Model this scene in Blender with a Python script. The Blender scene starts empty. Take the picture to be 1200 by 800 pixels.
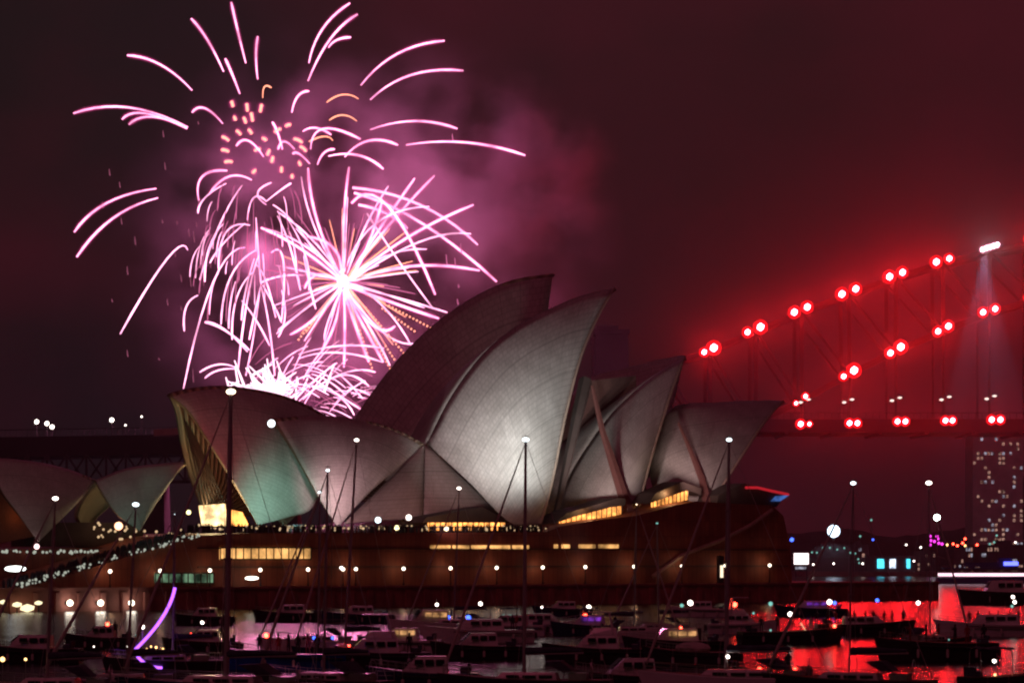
import bpy, bmesh, math, random
from mathutils import Vector, Matrix, noise as mnoise
R = math.radians
rnd = random.Random(7)

# ---------------------------------------------------------------- camera, sky, light, exposure
scene = bpy.context.scene
F = 3571.0            # focal length in photo pixels (photo 1200 wide)
HOR = 655.0           # horizon row
CH = 9.2              # camera height above the harbour
cam_d = bpy.data.cameras.new('camera'); cam = bpy.data.objects.new('camera', cam_d)
scene.collection.objects.link(cam); scene.camera = cam
cam.location = (0, 0, CH); cam.rotation_euler = (R(90), 0, 0)
cam_d.sensor_width = 36; cam_d.lens = 36 * F / 1200
cam_d.shift_y = (HOR - 400) / 1200
cam_d.clip_start = 0.5; cam_d.clip_end = 20000

world = bpy.data.worlds.new('World'); scene.world = world
world.use_nodes = True
wn = world.node_tree; wn.nodes.clear()
w_out = wn.nodes.new('ShaderNodeOutputWorld')
w_bg = wn.nodes.new('ShaderNodeBackground'); w_sky = wn.nodes.new('ShaderNodeTexSky')
w_sky.sky_type = 'NISHITA'; w_sky.sun_disc = False
w_sky.sun_elevation = R(-2); w_sky.sun_rotation = R(200)
w_bg.inputs[1].default_value = 0.02
w_bg2 = wn.nodes.new('ShaderNodeBackground')       # low cloud lit by the city at night
w_tc = wn.nodes.new('ShaderNodeTexCoord'); w_map = wn.nodes.new('ShaderNodeMapping')
w_map.inputs['Scale'].default_value = (5, 5, 9)
w_ns = wn.nodes.new('ShaderNodeTexNoise'); w_ns.inputs['Scale'].default_value = 1.6
w_ns.inputs['Detail'].default_value = 5; w_ns.inputs['Roughness'].default_value = 0.5
w_cr = wn.nodes.new('ShaderNodeValToRGB')
w_cr.color_ramp.elements[0].position = 0.3; w_cr.color_ramp.elements[0].color = (0.0048, 0.0040, 0.0048, 1)
w_cr.color_ramp.elements[1].position = 0.75; w_cr.color_ramp.elements[1].color = (0.040, 0.0042, 0.0085, 1)
w_add = wn.nodes.new('ShaderNodeAddShader')
wn.links.new(w_sky.outputs[0], w_bg.inputs[0])
wn.links.new(w_tc.outputs['Generated'], w_map.inputs[0]); wn.links.new(w_map.outputs[0], w_ns.inputs['Vector'])
w_sx = wn.nodes.new('ShaderNodeSeparateXYZ'); wn.links.new(w_tc.outputs['Generated'], w_sx.inputs[0])
w_mx = wn.nodes.new('ShaderNodeMath'); w_mx.operation = 'MULTIPLY_ADD'; w_mx.inputs[1].default_value = 1.1   # the city lies to the right
wn.links.new(w_sx.outputs[0], w_mx.inputs[0]); wn.links.new(w_ns.outputs['Fac'], w_mx.inputs[2]); wn.links.new(w_mx.outputs[0], w_cr.inputs[0]); wn.links.new(w_cr.outputs[0], w_bg2.inputs[0])
wn.links.new(w_bg.outputs[0], w_add.inputs[0]); wn.links.new(w_bg2.outputs[0], w_add.inputs[1])
wn.links.new(w_add.outputs[0], w_out.inputs[0])

sun_d = bpy.data.lights.new('pink_fill', 'SUN'); sun = bpy.data.objects.new('pink_fill', sun_d)
scene.collection.objects.link(sun); sun_d.energy = 0.15; sun_d.angle = R(12); sun_d.color = (1, .12, .24)  # added pink-red fill from the viewer's side, standing in for firework glow
sun.rotation_euler = (R(50), 0, R(-25))

scene.view_settings.view_transform = 'Standard'; scene.view_settings.look = 'None'
scene.view_settings.exposure = 0; scene.view_settings.gamma = 1
cy = scene.cycles
cy.use_denoising = True
cy.max_bounces = 5; cy.diffuse_bounces = 2; cy.glossy_bounces = 2; cy.volume_bounces = 0
cy.transmission_bounces = 2; cy.transparent_max_bounces = 32
cy.volume_step_rate = 1.0; cy.volume_max_steps = 48
cy.filter_width = 2.2
cy.sample_clamp_indirect = 6
cy.caustics_reflective = False; cy.caustics_refractive = False

# ---------------------------------------------------------------- helpers
COL = scene.collection

def ray(px, py):
    return Vector(((px - 600) / F, 1.0, (HOR - py) / F))

def at(px, py, Y):
    """the point at distance Y seen in that direction"""
    d = ray(px, py)
    return Vector((d.x * Y, Y, CH + d.z * Y))

def water_y(py):
    return CH * F / (py - HOR)

UX = Vector((math.cos(R(42)), math.sin(R(42)), 0))      # the building's long axis (to the right and away)
VX = Vector((math.sin(R(42)), -math.cos(R(42)), 0))     # its flank normal, towards the viewer
S0 = Vector((0, 610, 0))                                # a point of the sea wall

def on_flank(px, py, off):
    """point in the vertical plane parallel to the flank, `off` metres behind the sea wall"""
    d = ray(px, py)
    p0 = S0 - VX * off
    t = (p0.x * VX.x + p0.y * VX.y) / (d.x * VX.x + d.y * VX.y)
    return Vector((d.x * t, d.y * t, CH + d.z * t))

class MB:
    def __init__(s): s.v = []; s.f = []; s.uv = None; s.m = []
    def add(s, vs, fs, m=0):
        b = len(s.v); s.v += [Vector(p) for p in vs]
        s.f += [tuple(i + b for i in f) for f in fs]; s.m += [m] * len(fs)
        return s
    def box(s, c, sz, rz=0, m=0, taper=1.0):
        c = Vector(c); x, y, z = sz[0] / 2, sz[1] / 2, sz[2] / 2
        M = Matrix.Rotation(rz, 3, 'Z'); vs = []
        for dz, k in ((-z, 1.0), (z, taper)):
            for dx, dy in ((-x, -y), (x, -y), (x, y), (-x, y)):
                vs.append(c + M @ Vector((dx * k, dy * k, dz)))
        return s.add(vs, [(3, 2, 1, 0), (4, 5, 6, 7), (0, 1, 5, 4), (1, 2, 6, 5), (2, 3, 7, 6), (3, 0, 4, 7)], m)
    def bar(s, a, b, w, h=None, m=0):
        """square bar between two points"""
        return s.tube([a, b], [w / 2 * 1.41] * 2, 4, m)
    def tube(s, pts, rad, n=6, m=0):
        pts = [Vector(p) for p in pts]
        if not hasattr(rad, '__len__'): rad = [rad] * len(pts)
        rings = []; up = None; vs = []
        for i, p in enumerate(pts):
            a = pts[max(i - 1, 0)]; b = pts[min(i + 1, len(pts) - 1)]
            t = (b - a)
            if t.length < 1e-9: t = Vector((0, 0, 1))
            t.normalize()
            if up is None: up = Vector((0, 0, 1)) if abs(t.z) < .9 else Vector((0, 1, 0))
            sd = t.cross(up); sd.normalize(); up = sd.cross(t)
            for k in range(n):
                an = 2 * math.pi * (k + .5) / n
                vs.append(p + (sd * math.cos(an) + up * math.sin(an)) * rad[i])
        fs = []
        for i in range(len(pts) - 1):
            for k in range(n):
                a = i * n + k; b = i * n + (k + 1) % n
                fs.append((a, b, b + n, a + n))
        fs.append(tuple(range(n - 1, -1, -1))); e = (len(pts) - 1) * n
        fs.append(tuple(range(e, e + n)))
        return s.add(vs, fs, m)
    def ball(s, c, r, sub=1, m=0, sc=(1, 1, 1)):
        bm = bmesh.new(); bmesh.ops.create_icosphere(bm, subdivisions=sub, radius=1)
        bm.verts.ensure_lookup_table()
        vs = [Vector(c) + Vector((v.co.x * sc[0], v.co.y * sc[1], v.co.z * sc[2])) * r for v in bm.verts]
        fs = [tuple(v.index for v in f.verts) for f in bm.faces]; bm.free()
        return s.add(vs, fs, m)
    def prism(s, poly, ext, m=0):
        poly = [Vector(p) for p in poly]; n = len(poly); ext = Vector(ext)
        vs = poly + [p + ext for p in poly]
        fs = [tuple(range(n)), tuple(range(2 * n - 1, n - 1, -1))]
        for i in range(n):
            j = (i + 1) % n
            fs.append((i, i + n, j + n, j))
        return s.add(vs, fs, m)
    def grid(s, rows, m=0, closed=False):
        n = len(rows[0]); vs = [p for r in rows for p in r]; fs = []
        for i in range(len(rows) - 1):
            for k in range(n if closed else n - 1):
                k2 = (k + 1) % n
                fs.append((i * n + k, i * n + k2, (i + 1) * n + k2, (i + 1) * n + k))
        return s.add(vs, fs, m)
    def build(s, name, mat, parent=None, org=(0, 0, 0), smooth=False, fix=True):
        org = Vector(org)
        me = bpy.data.meshes.new(name)
        me.from_pydata([tuple(p - org) for p in s.v], [], s.f)
        mats = mat if isinstance(mat, (list, tuple)) else [mat]
        for m_ in mats: me.materials.append(m_)
        me.polygons.foreach_set('material_index', s.m)
        if smooth: me.polygons.foreach_set('use_smooth', [True] * len(me.polygons))
        if fix:
            bm = bmesh.new(); bm.from_mesh(me); bmesh.ops.recalc_face_normals(bm, faces=bm.faces); bm.to_mesh(me); bm.free()
        me.update()
        o = bpy.data.objects.new(name, me); COL.objects.link(o)
        if parent is not None: o.parent = parent
        else: o.location = org
        return o

def empty(name, loc, rz=0.0):
    o = bpy.data.objects.new(name, None); COL.objects.link(o)
    o.location = loc; o.rotation_euler = (0, 0, rz); o.empty_display_size = .5
    return o

used_labels = {}
def tag(o, label=None, cat=None, group=None, kind=None):
    if label: o['label'] = label
    if cat: o['category'] = cat
    if group: o['group'] = group
    if kind: o['kind'] = kind
    return o

ORD = ['first', 'second', 'third', 'fourth', 'fifth', 'sixth', 'seventh', 'eighth', 'ninth', 'tenth', 'eleventh',
       'twelfth', 'thirteenth', 'fourteenth', 'fifteenth', 'sixteenth', 'seventeenth', 'eighteenth', 'nineteenth', 'twentieth']

# ---- materials
def new_mat(name):
    m = bpy.data.materials.new(name); m.use_nodes = True; m.node_tree.nodes.clear(); return m
def N(m, t, **kw):
    n = m.node_tree.nodes.new(t)
    for k, v in kw.items():
        if k in n.inputs.keys(): n.inputs[k].default_value = v
        else: setattr(n, k, v)
    return n
def LK(m, a, b): m.node_tree.links.new(a, b)

def surf(name, col, rough=.6, metal=0, vary=.25, scale=3.0, bump=.0, spec=.5, bscale=None):
    """Principled with procedural weathering"""
    m = new_mat(name)
    out = N(m, 'ShaderNodeOutputMaterial'); p = N(m, 'ShaderNodeBsdfPrincipled')
    p.inputs['Roughness'].default_value = rough; p.inputs['Metallic'].default_value = metal
    p.inputs['Specular IOR Level'].default_value = spec
    tc = N(m, 'ShaderNodeTexCoord'); ns = N(m, 'ShaderNodeTexNoise', Scale=scale, Detail=4.0)
    LK(m, tc.outputs['Object'], ns.inputs['Vector'])
    cr = N(m, 'ShaderNodeValToRGB')
    a = [c * (1 - vary) for c in col]; b = [min(1, c * (1 + vary)) for c in col]
    cr.color_ramp.elements[0].position = .3; cr.color_ramp.elements[0].color = (*a, 1)
    cr.color_ramp.elements[1].position = .7; cr.color_ramp.elements[1].color = (*b, 1)
    LK(m, ns.outputs['Fac'], cr.inputs[0]); LK(m, cr.outputs[0], p.inputs['Base Color'])
    if bump:
        bn = N(m, 'ShaderNodeBump', Strength=bump, Distance=.1)
        n2 = N(m, 'ShaderNodeTexNoise', Scale=bscale or scale * 4, Detail=5.0)
        LK(m, tc.outputs['Object'], n2.inputs['Vector']); LK(m, n2.outputs['Fac'], bn.inputs['Height'])
        LK(m, bn.outputs[0], p.inputs['Normal'])
    LK(m, p.outputs[0], out.inputs[0])
    return m

def glow(name, col, strength, sampling='NONE', patchy=0.0, scale=1.0):
    m = new_mat(name); out = N(m, 'ShaderNodeOutputMaterial'); e = N(m, 'ShaderNodeEmission')
    e.inputs[0].default_value = (*col, 1); e.inputs[1].default_value = strength
    if patchy:
        tc = N(m, 'ShaderNodeTexCoord'); ns = N(m, 'ShaderNodeTexNoise', Scale=scale, Detail=3.0)
        mr = N(m, 'ShaderNodeMapRange'); mr.inputs[1].default_value = .35; mr.inputs[2].default_value = .65
        mr.inputs[3].default_value = strength * (1 - patchy); mr.inputs[4].default_value = strength * (1 + patchy)
        LK(m, tc.outputs['Object'], ns.inputs['Vector']); LK(m, ns.outputs['Fac'], mr.inputs[0]); LK(m, mr.outputs[0], e.inputs[1])
    LK(m, e.outputs[0], out.inputs[0])
    try: m.cycles.emission_sampling = sampling
    except Exception: pass
    return m

def point(name, loc, energy, col, radius=.3, parent=None, org=(0, 0, 0)):
    d = bpy.data.lights.new(name, 'POINT'); d.energy = energy; d.color = col; d.shadow_soft_size = radius
    o = bpy.data.objects.new(name, d); COL.objects.link(o)
    o.location = Vector(loc) - Vector(org)
    if parent is not None: o.parent = parent
    return o

def spot(name, loc, target, energy, col, angle=40, blend=.8, radius=.5, parent=None):
    d = bpy.data.lights.new(name, 'SPOT'); d.energy = energy; d.color = col
    d.shadow_soft_size = radius; d.spot_size = R(angle); d.spot_blend = blend
    o = bpy.data.objects.new(name, d); COL.objects.link(o)
    o.location = loc
    o.rotation_euler = (Vector(target) - Vector(loc)).to_track_quat('-Z', 'Y').to_euler()
    if parent is not None:
        o.parent = parent; o.location = Vector(loc) - parent.location
    return o

M = {}
M['white_paint'] = surf('white_gelcoat', (.72, .72, .72), .25, vary=.06, scale=1.5)
M['navy_paint'] = surf('navy_gelcoat', (.02, .035, .09), .25, vary=.2)
M['blue_paint'] = surf('blue_gelcoat', (.015, .10, .42), .3, vary=.15)
M['black_paint'] = surf('dark_gelcoat', (.025, .02, .025), .35, vary=.3)
M['teak'] = surf('teak', (.23, .13, .07), .7, vary=.3, scale=8)
M['alu'] = surf('mast_aluminium', (.42, .38, .40), .45, .6, vary=.1)
M['steel'] = surf('stainless_steel', (.5, .5, .5), .3, .9, vary=.1)
M['canvas'] = surf('boat_canvas', (.05, .06, .10), .9, vary=.3)
M['sail'] = surf('sailcloth', (.55, .52, .48), .85, vary=.15)
M['tinted'] = surf('tinted_glass', (.01, .012, .015), .08, vary=.2)
M['rubber'] = surf('rubber', (.03, .03, .03), .8, vary=.3)
def panel_mat(name, col):
    m = new_mat(name); out = N(m, 'ShaderNodeOutputMaterial'); p = N(m, 'ShaderNodeBsdfPrincipled'); p.inputs['Roughness'].default_value = .7
    tc = N(m, 'ShaderNodeTexCoord'); mp = N(m, 'ShaderNodeMapping'); mp.inputs['Rotation'].default_value = (0, 0, R(-42))
    LK(m, tc.outputs['Object'], mp.inputs[0]); sx = N(m, 'ShaderNodeSeparateXYZ'); cx = N(m, 'ShaderNodeCombineXYZ')
    LK(m, mp.outputs[0], sx.inputs[0]); LK(m, sx.outputs[0], cx.inputs[0]); LK(m, sx.outputs[2], cx.inputs[1])
    br = N(m, 'ShaderNodeTexBrick'); br.offset = 0; br.inputs['Scale'].default_value = 1.0; br.inputs['Brick Width'].default_value = 1.3
    br.inputs['Row Height'].default_value = 3.4; br.inputs['Mortar Size'].default_value = .05; br.inputs['Mortar Smooth'].default_value = .3
    br.inputs['Color1'].default_value = (*col, 1); br.inputs['Color2'].default_value = (*[c * .72 for c in col], 1); br.inputs['Mortar'].default_value = (*[c * .35 for c in col], 1)
    LK(m, cx.outputs[0], br.inputs[0]); ns = N(m, 'ShaderNodeTexNoise', Scale=.25, Detail=6.0); LK(m, tc.outputs['Object'], ns.inputs['Vector'])
    cr = N(m, 'ShaderNodeValToRGB'); cr.color_ramp.elements[0].position = .3; cr.color_ramp.elements[0].color = (.6, .58, .56, 1); cr.color_ramp.elements[1].position = .7; cr.color_ramp.elements[1].color = (1, 1, 1, 1)
    LK(m, ns.outputs['Fac'], cr.inputs[0]); mx = N(m, 'ShaderNodeMixRGB', blend_type='MULTIPLY'); mx.inputs[0].default_value = 1
    LK(m, br.outputs[0], mx.inputs[1]); LK(m, cr.outputs[0], mx.inputs[2]); LK(m, mx.outputs[0], p.inputs['Base Color']); LK(m, p.outputs[0], out.inputs[0]); return m
M['granite'] = panel_mat('podium_granite', (.38, .135, .08))
M['seawall'] = surf('seawall_stone', (.34, .13, .11), .8, vary=.35, scale=.3, bump=.5, bscale=2)
M['concrete'] = surf('rib_concrete', (.42, .33, .27), .7, vary=.15, scale=.5, bump=.2)
M['dark_roof'] = surf('bronze_roof', (.05, .035, .03), .6, vary=.3, scale=.5)
M['bronze'] = surf('bronze_frame', (.06, .04, .03), .5, .5, vary=.2)
M['steelwork'] = surf('bridge_steel', (.035, .03, .03), .6, .2, vary=.25, scale=.1)
M['pylon'] = surf('pylon_granite', (.045, .035, .035), .8, vary=.2, scale=.1, bump=.3)
M['hill'] = surf('hill_bush', (.03, .035, .03), .95, vary=.5, scale=.02, bump=.6)
M['bldg'] = surf('building_concrete', (.5, .42, .42), .8, vary=.2, scale=.2)
M['bldg_dark'] = surf('building_dark', (.07, .06, .07), .8, vary=.3, scale=.2)
M['quay'] = surf('quay_stone', (.16, .08, .08), .85, vary=.3, scale=.3, bump=.5, bscale=1.5)
M['skin'] = surf('skin', (.45, .28, .2), .6, vary=.1)
M['cloth_dark'] = surf('dark_clothing', (.03, .03, .04), .9, vary=.3)
M['cloth_red'] = surf('red_clothing', (.30, .05, .05), .9, vary=.3)
M['cloth_pale'] = surf('pale_clothing', (.5, .46, .44), .9, vary=.2)
M['warm_glass'] = glow('lit_foyer_glass', (1, .36, .08), 2.2, patchy=.7, scale=.45)
M['warm_glass2'] = glow('lit_slit_glass', (1, .50, .16), .9, patchy=.7, scale=.3)
M['green_glass'] = glow('lit_green_glass', (.55, 1, .6), .16, patchy=.9, scale=.35)
M['lamp'] = glow('lamp_globe', (1, .82, .62), 5)
M['lamp_white'] = glow('mast_lamp', (1, .85, .75), 7)
M['road_lamp'] = glow('road_lamp', (1, .8, .7), 1.6)
M['lamp_red'] = glow('red_nav_lamp', (1, .04, .02), 20)
M['lamp_blue'] = glow('blue_lamp', (.05, .12, 1), 4)
M['lamp_teal'] = glow('teal_lamp', (.3, .8, .7), .8)
M['lamp_amber'] = glow('amber_lamp', (1, .55, .2), 4)
M['win_warm'] = glow('lit_window_warm', (1, .55, .42), .3, patchy=.95, scale=.6)
M['win_cool'] = glow('lit_window_cool', (.8, .8, 1), .32, patchy=.95, scale=.6)

# ---------------------------------------------------------------- water
m = new_mat('harbour_water')
out = N(m, 'ShaderNodeOutputMaterial'); p = N(m, 'ShaderNodeBsdfPrincipled')
p.inputs['Base Color'].default_value = (.0035, .004, .006, 1); p.inputs['Roughness'].default_value = .16
p.inputs['IOR'].default_value = 1.33
tc = N(m, 'ShaderNodeTexCoord')
mp = N(m, 'ShaderNodeMapping'); mp.inputs['Scale'].default_value = (.35, .8, 1)
n1 = N(m, 'ShaderNodeTexNoise', Scale=.45, Detail=6.0, Roughness=.62)
LK(m, tc.outputs['Object'], mp.inputs[0]); LK(m, mp.outputs[0], n1.inputs['Vector'])
n2 = N(m, 'ShaderNodeTexNoise', Scale=.045, Detail=3.0)
LK(m, mp.outputs[0], n2.inputs['Vector'])
ad = N(m, 'ShaderNodeMath', operation='MULTIPLY_ADD'); ad.inputs[1].default_value = 3.0
LK(m, n2.outputs['Fac'], ad.inputs[0]); LK(m, n1.outputs['Fac'], ad.inputs[2])
bp = N(m, 'ShaderNodeBump', Strength=1.0, Distance=.34)
LK(m, ad.outputs[0], bp.inputs['Height']); LK(m, bp.outputs[0], p.inputs['Normal']); LK(m, p.outputs[0], out.inputs[0])
w = MB(); w.add([(-6000, -300, 0), (6000, -300, 0), (6000, 9000, 0), (-6000, 9000, 0)], [(0, 1, 2, 3)])
tag(w.build('water', m), 'dark rippled harbour water with red and pink reflections', kind='structure')

# ---------------------------------------------------------------- haze and smoke
def vol_mat(name, col, density, scale=None, aniso=.3, lo=.4, hi=.75, falloff=True):
    m = new_mat(name); out = N(m, 'ShaderNodeOutputMaterial'); v = N(m, 'ShaderNodeVolumePrincipled')
    v.inputs['Color'].default_value = (*col, 1); v.inputs['Density'].default_value = density
    v.inputs['Anisotropy'].default_value = aniso
    if scale:
        tc = N(m, 'ShaderNodeTexCoord')
        ns = N(m, 'ShaderNodeTexNoise', Scale=scale, Detail=3.0, Roughness=.55)
        LK(m, tc.outputs['Object'], ns.inputs['Vector'])
        mr = N(m, 'ShaderNodeMapRange', interpolation_type='SMOOTHSTEP'); mr.inputs[1].default_value = lo; mr.inputs[2].default_value = hi
        mr.inputs[3].default_value = 0; mr.inputs[4].default_value = density
        LK(m, ns.outputs['Fac'], mr.inputs[0])
        # thins out towards the rim of the cloud
        ln = N(m, 'ShaderNodeVectorMath', operation='LENGTH'); LK(m, tc.outputs['Object'], ln.inputs[0])
        fo = N(m, 'ShaderNodeMapRange', interpolation_type='SMOOTHSTEP'); fo.inputs[1].default_value = 1.0; fo.inputs[2].default_value = .25
        fo.inputs[3].default_value = 0; fo.inputs[4].default_value = 1
        LK(m, ln.outputs['Value'], fo.inputs[0])
        mu = N(m, 'ShaderNodeMath', operation='MULTIPLY'); LK(m, mr.outputs[0], mu.inputs[0]); LK(m, fo.outputs[0], mu.inputs[1])
        LK(m, mu.outputs[0], v.inputs['Density'])
    LK(m, v.outputs[0], out.inputs['Volume'])
    return m

hz = MB(); hz.box((0, 1150, 175), (2200, 2700, 352))
tag(hz.build('haze', vol_mat('night_haze', (.8, .75, .78), .00007, aniso=.2)), 'thin smoky night haze over the whole harbour', kind='stuff')

def smoke(name, c, size, mat, label):
    b = MB(); b.ball((0, 0, 0), 1.0, 2)
    o = b.build(name, mat); o.location = c; o.scale = size
    tag(o, label, kind='stuff'); return o
SMOKE = True
if SMOKE:
    smoke('smoke', at(430, 290, 1060), (95, 50, 85), vol_mat('firework_smoke', (.95, .8, .95), .045, 3.2, lo=.47, hi=.66), 'pink lit smoke drifting behind the fireworks')
    smoke('smoke', at(580, 210, 1075), (48, 35, 42), vol_mat('drifting_smoke', (.95, .8, .95), .06, 2.4, lo=.45, hi=.62), 'patchy violet smoke right of the upper burst')
    smoke('smoke', at(1010, 350, 1200), (250, 60, 150), vol_mat('bridge_smoke', (.9, .8, .8), .0055, 1.6, lo=.15, hi=.7), 'red lit smoke hanging round the bridge arch')

# ---------------------------------------------------------------- arch bridge
BY = 1200.0
bridge = empty('arch_bridge', at(960, 655 + 27, BY) * Vector((1, 1, 0)) if False else Vector((at(960, 655, BY).x, BY, 0)))
tag(bridge, 'dark steel arch bridge hung with red floodlights behind the white shells', 'bridge')
BO = bridge.location.copy()
def bp_(px, py, dy=0): return at(px, py, BY) + Vector((0, dy, 0))
upper = [(742, 441), (776, 430), (829, 414), (882, 391), (935, 369), (989, 348), (1044, 329), (1098, 312), (1153, 299), (1207, 289), (1262, 284), (1316, 284), (1370, 289)]
lower = [(742, 560), (776, 545), (829, 520), (882, 497), (935, 472), (991, 441), (1044, 414), (1099, 391), (1152, 370), (1207, 354), (1262, 345), (1316, 344), (1370, 352)]
DK = 497
for nm, pts, wd in (('upper_chord', upper, 1.6), ('lower_chord', lower, 2.0)):
    b = MB()
    for dy in (-15, 15):
        b.tube([bp_(x, y, dy) for x, y in pts], wd * .8, 4)
    b.build(nm, M['steelwork'], bridge, BO)
b = MB(); b2 = MB()
for i in range(len(upper)):
    for dy in (-15, 15):
        b.bar(bp_(*upper[i], dy), bp_(*lower[i], dy), 1.5)
        if i < len(upper) - 1: b.bar(bp_(*upper[i], dy), bp_(*lower[i + 1], dy), .9)
        if lower[i][1] < DK: b2.bar(bp_(*lower[i], dy), bp_(lower[i][0], DK, dy), .8)
    b.bar(bp_(*upper[i], -15), bp_(*upper[i], 15), .7); b.bar(bp_(*lower[i], -15), bp_(*lower[i], 15), .7)
b.build('web_truss', M['steelwork'], bridge, BO); b2.build('hangers', M['steelwork'], bridge, BO)
b = MB()
dl = bp_(700, 497); dr = bp_(1400, 497)
b.box(((dl.x + dr.x) / 2, BY, dl.z - 1.5), (dr.x - dl.x, 46, 5))
for k in range(14):
    x = dl.x + (dr.x - dl.x) * k / 13
    b.bar((x, BY - 23, dl.z - 4.2), (x, BY + 23, dl.z - 4.2), 1.4)
b.build('deck', M['steelwork'], bridge, BO)
b = MB()
for k in range(90):
    x = dl.x + (dr.x - dl.x) * k / 89
    b.bar((x, BY - 23.2, dl.z + 1), (x, BY - 23.2, dl.z + 3.4), .16)
b.bar((dl.x, BY - 23.2, dl.z + 3.4), (dr.x, BY - 23.2, dl.z + 3.4), .25)
b.build('railing', M['steelwork'], bridge, BO)
# south pylon
b = MB(); pc = at(714, 655, BY)
pt = at(714, 398, BY).z
b.box((pc.x, BY - 24, pt / 2), (14.5, 16, pt), taper=.86); b.box((pc.x, BY - 24, pt + .9), (13.6, 15, 1.8)); b.box((pc.x - 1.5, BY - 24, pt + 2.6), (8, 8, 1.8))
b.build('stone_pylon', M['pylon'], bridge, BO)
b = MB(); b.box((pc.x, BY + 24, pt / 2), (14.5, 16, pt), taper=.86); b.box((pc.x, BY + 24, pt + .9), (13.6, 15, 1.8))
b.build('stone_pylon', M['pylon'], bridge, BO)
# floodlights: pairs of lamps, each a housing with a lens
M['flood_red'] = glow('red_floodlight_lens', (1, .013, .018), 330, 'FRONT')
M['flood_white'] = glow('white_floodlight_lens', (1, .72, .85), 60, 'FRONT')
M['halo_red'] = glow('red_halo', (1, .008, .014), 1.1)  # emissive disc behind each lens, painting the halo round the lamp
M['halo_white'] = glow('pale_halo', (1, .35, .5), .8)
def flood(p, r, mat, name='floodlight', s=1):
    r *= 1.2 if mat is M['flood_red'] else .8
    h = MB(); h.tube([p + Vector((0, 1.2, 0)), p + Vector((0, .2, 0))], [r * .7, r * 1.1], 8); h.bar(p + Vector((0, .8, -r)), p + Vector((0, .8, -r * 2.4)), .3)
    ho = h.build(name, M['steelwork'], bridge, BO)
    l = MB(); l.ball(p + Vector((0, -.1, 0)), r, 1, sc=(1, .7, 1)); l.build('lens', mat, ho, BO)
    l = MB(); l.ball(p + Vector((0, .55, 0)), r * 1.95, 2, sc=(1, .25, 1)); l.build('halo_disc', M['halo_red'] if mat is M['flood_red'] else M['halo_white'], ho, BO)
    return ho
pairs = [(822, 416, 833, 411, .9, 1.35), (872, 393, 887, 387, 1.0, 1.3), (926, 370, 941, 364, 1.15, 1.15), (981, 349, 997, 343, 1.2, 1.15),
         (1036, 329, 1051, 324, 1.2, 1.1), (1090, 312, 1105, 308, 1.15, 1.0), (1198, 285, 1212, 281, 1.15, 1.1),
         (983, 444, 995, 437, .9, 1.35), (1037, 417, 1049, 410, 1.05, 1.3), (1092, 392, 1104, 386, 1.0, 1.1), (1144, 370, 1158, 366, 1.0, 1.0), (1197, 353, 1212, 349, 1.0, 1.0),
         (928, 475, 939, 467, .6, .75),
         (931, 500, 941, 500, .95, .65), (987, 499, 996, 499, .9, .9), (1042, 497, 1051, 497, .9, .9), (1097, 496, 1105, 496, .9, .9), (1150, 495, 1160, 495, .95, .95), (1205, 494, 1214, 494, .9, .9)]
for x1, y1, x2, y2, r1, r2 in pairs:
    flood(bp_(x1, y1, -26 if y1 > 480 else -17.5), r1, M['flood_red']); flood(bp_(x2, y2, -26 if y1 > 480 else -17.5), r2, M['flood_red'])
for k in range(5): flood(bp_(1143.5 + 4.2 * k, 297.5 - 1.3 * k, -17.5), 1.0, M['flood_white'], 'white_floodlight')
# searchlight beams under the white cluster
for tx, e in ((1120, 1.0), (1160, 1.3), (1190, 1.0)):
    spot('searchlight', at(1153, 297, BY - 19), at(tx, 500, BY - 25), 260000 * e, (.62, .55, 1), 14, .6, 1.0, bridge)
for x, y in ((986, 474), (1041, 472), (1098, 471), (1150, 470), (1201, 469), (936, 474)):
    l = MB(); pp = bp_(x, y, -22)
    l.tube([pp + Vector((0, 0, -8)), pp], .15, 5); l.bar(pp, pp + Vector((1.8, 0, .7)), .2); l.bar(pp, pp + Vector((-1.8, 0, .5)), .2)
    lo = l.build('road_lamp', M['steelwork'], bridge, BO)
    l = MB(); l.ball(pp + Vector((1.7, 0, .9)), .75, 1, sc=(1.4, 1, .6)); l.ball(pp + Vector((-1.3, 0, -.2)), .75, 1, sc=(1.3, 1, .7)); l.build('lantern', M['road_lamp'], lo, BO)

# approach viaduct, left
va = empty('approach_viaduct', Vector((at(100, 655, 960).x, 960, 0)))
tag(va, 'dark approach viaduct with lattice truss crossing behind the left shells', 'viaduct')
VO = va.location.copy()
b = MB(); a0 = at(-60, 513, 960); a1 = at(725, 500, 960)
b.prism([a0, a1, a1 - Vector((0, 0, 5.5)), a0 - Vector((0, 0, 6.5))], (0, 30, 0)); b.build('deck', M['steelwork'], va, VO)
b = MB()
n = 34
for k in range(n):
    t0, t1 = k / n, (k + 1) / n
    p0 = a0.lerp(a1, t0) - Vector((0, .6, 6)); p1 = a0.lerp(a1, t1) - Vector((0, .6, 6)); dn = Vector((0, 0, 9))
    b.bar(p0, p0 - dn, .7); b.bar(p0, p1 - dn, .6); b.bar(p1, p0 - dn, .6); b.bar(p0 - dn, p1 - dn, 1.0)
b.build('lattice_truss', surf('viaduct_steel', (.04, .035, .035), .6, vary=.2), va, VO)
for k in range(5):
    b = MB(); q = a0.lerp(a1, (k + .5) / 5); b.box((q.x, q.y + 14, (q.z - 12) / 2), (9, 20, q.z - 12), taper=.8)
    b.build('pier', M['pylon'], va, VO)
b = MB()
for k in range(120):
    q = a0.lerp(a1, k / 119); b.bar(q, q + Vector((0, 0, 2.2)), .14)
b.bar(a0 + Vector((0, 0, 2.2)), a1 + Vector((0, 0, 2.2)), .22); b.build('railing', M['steelwork'], va, VO)
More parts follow.
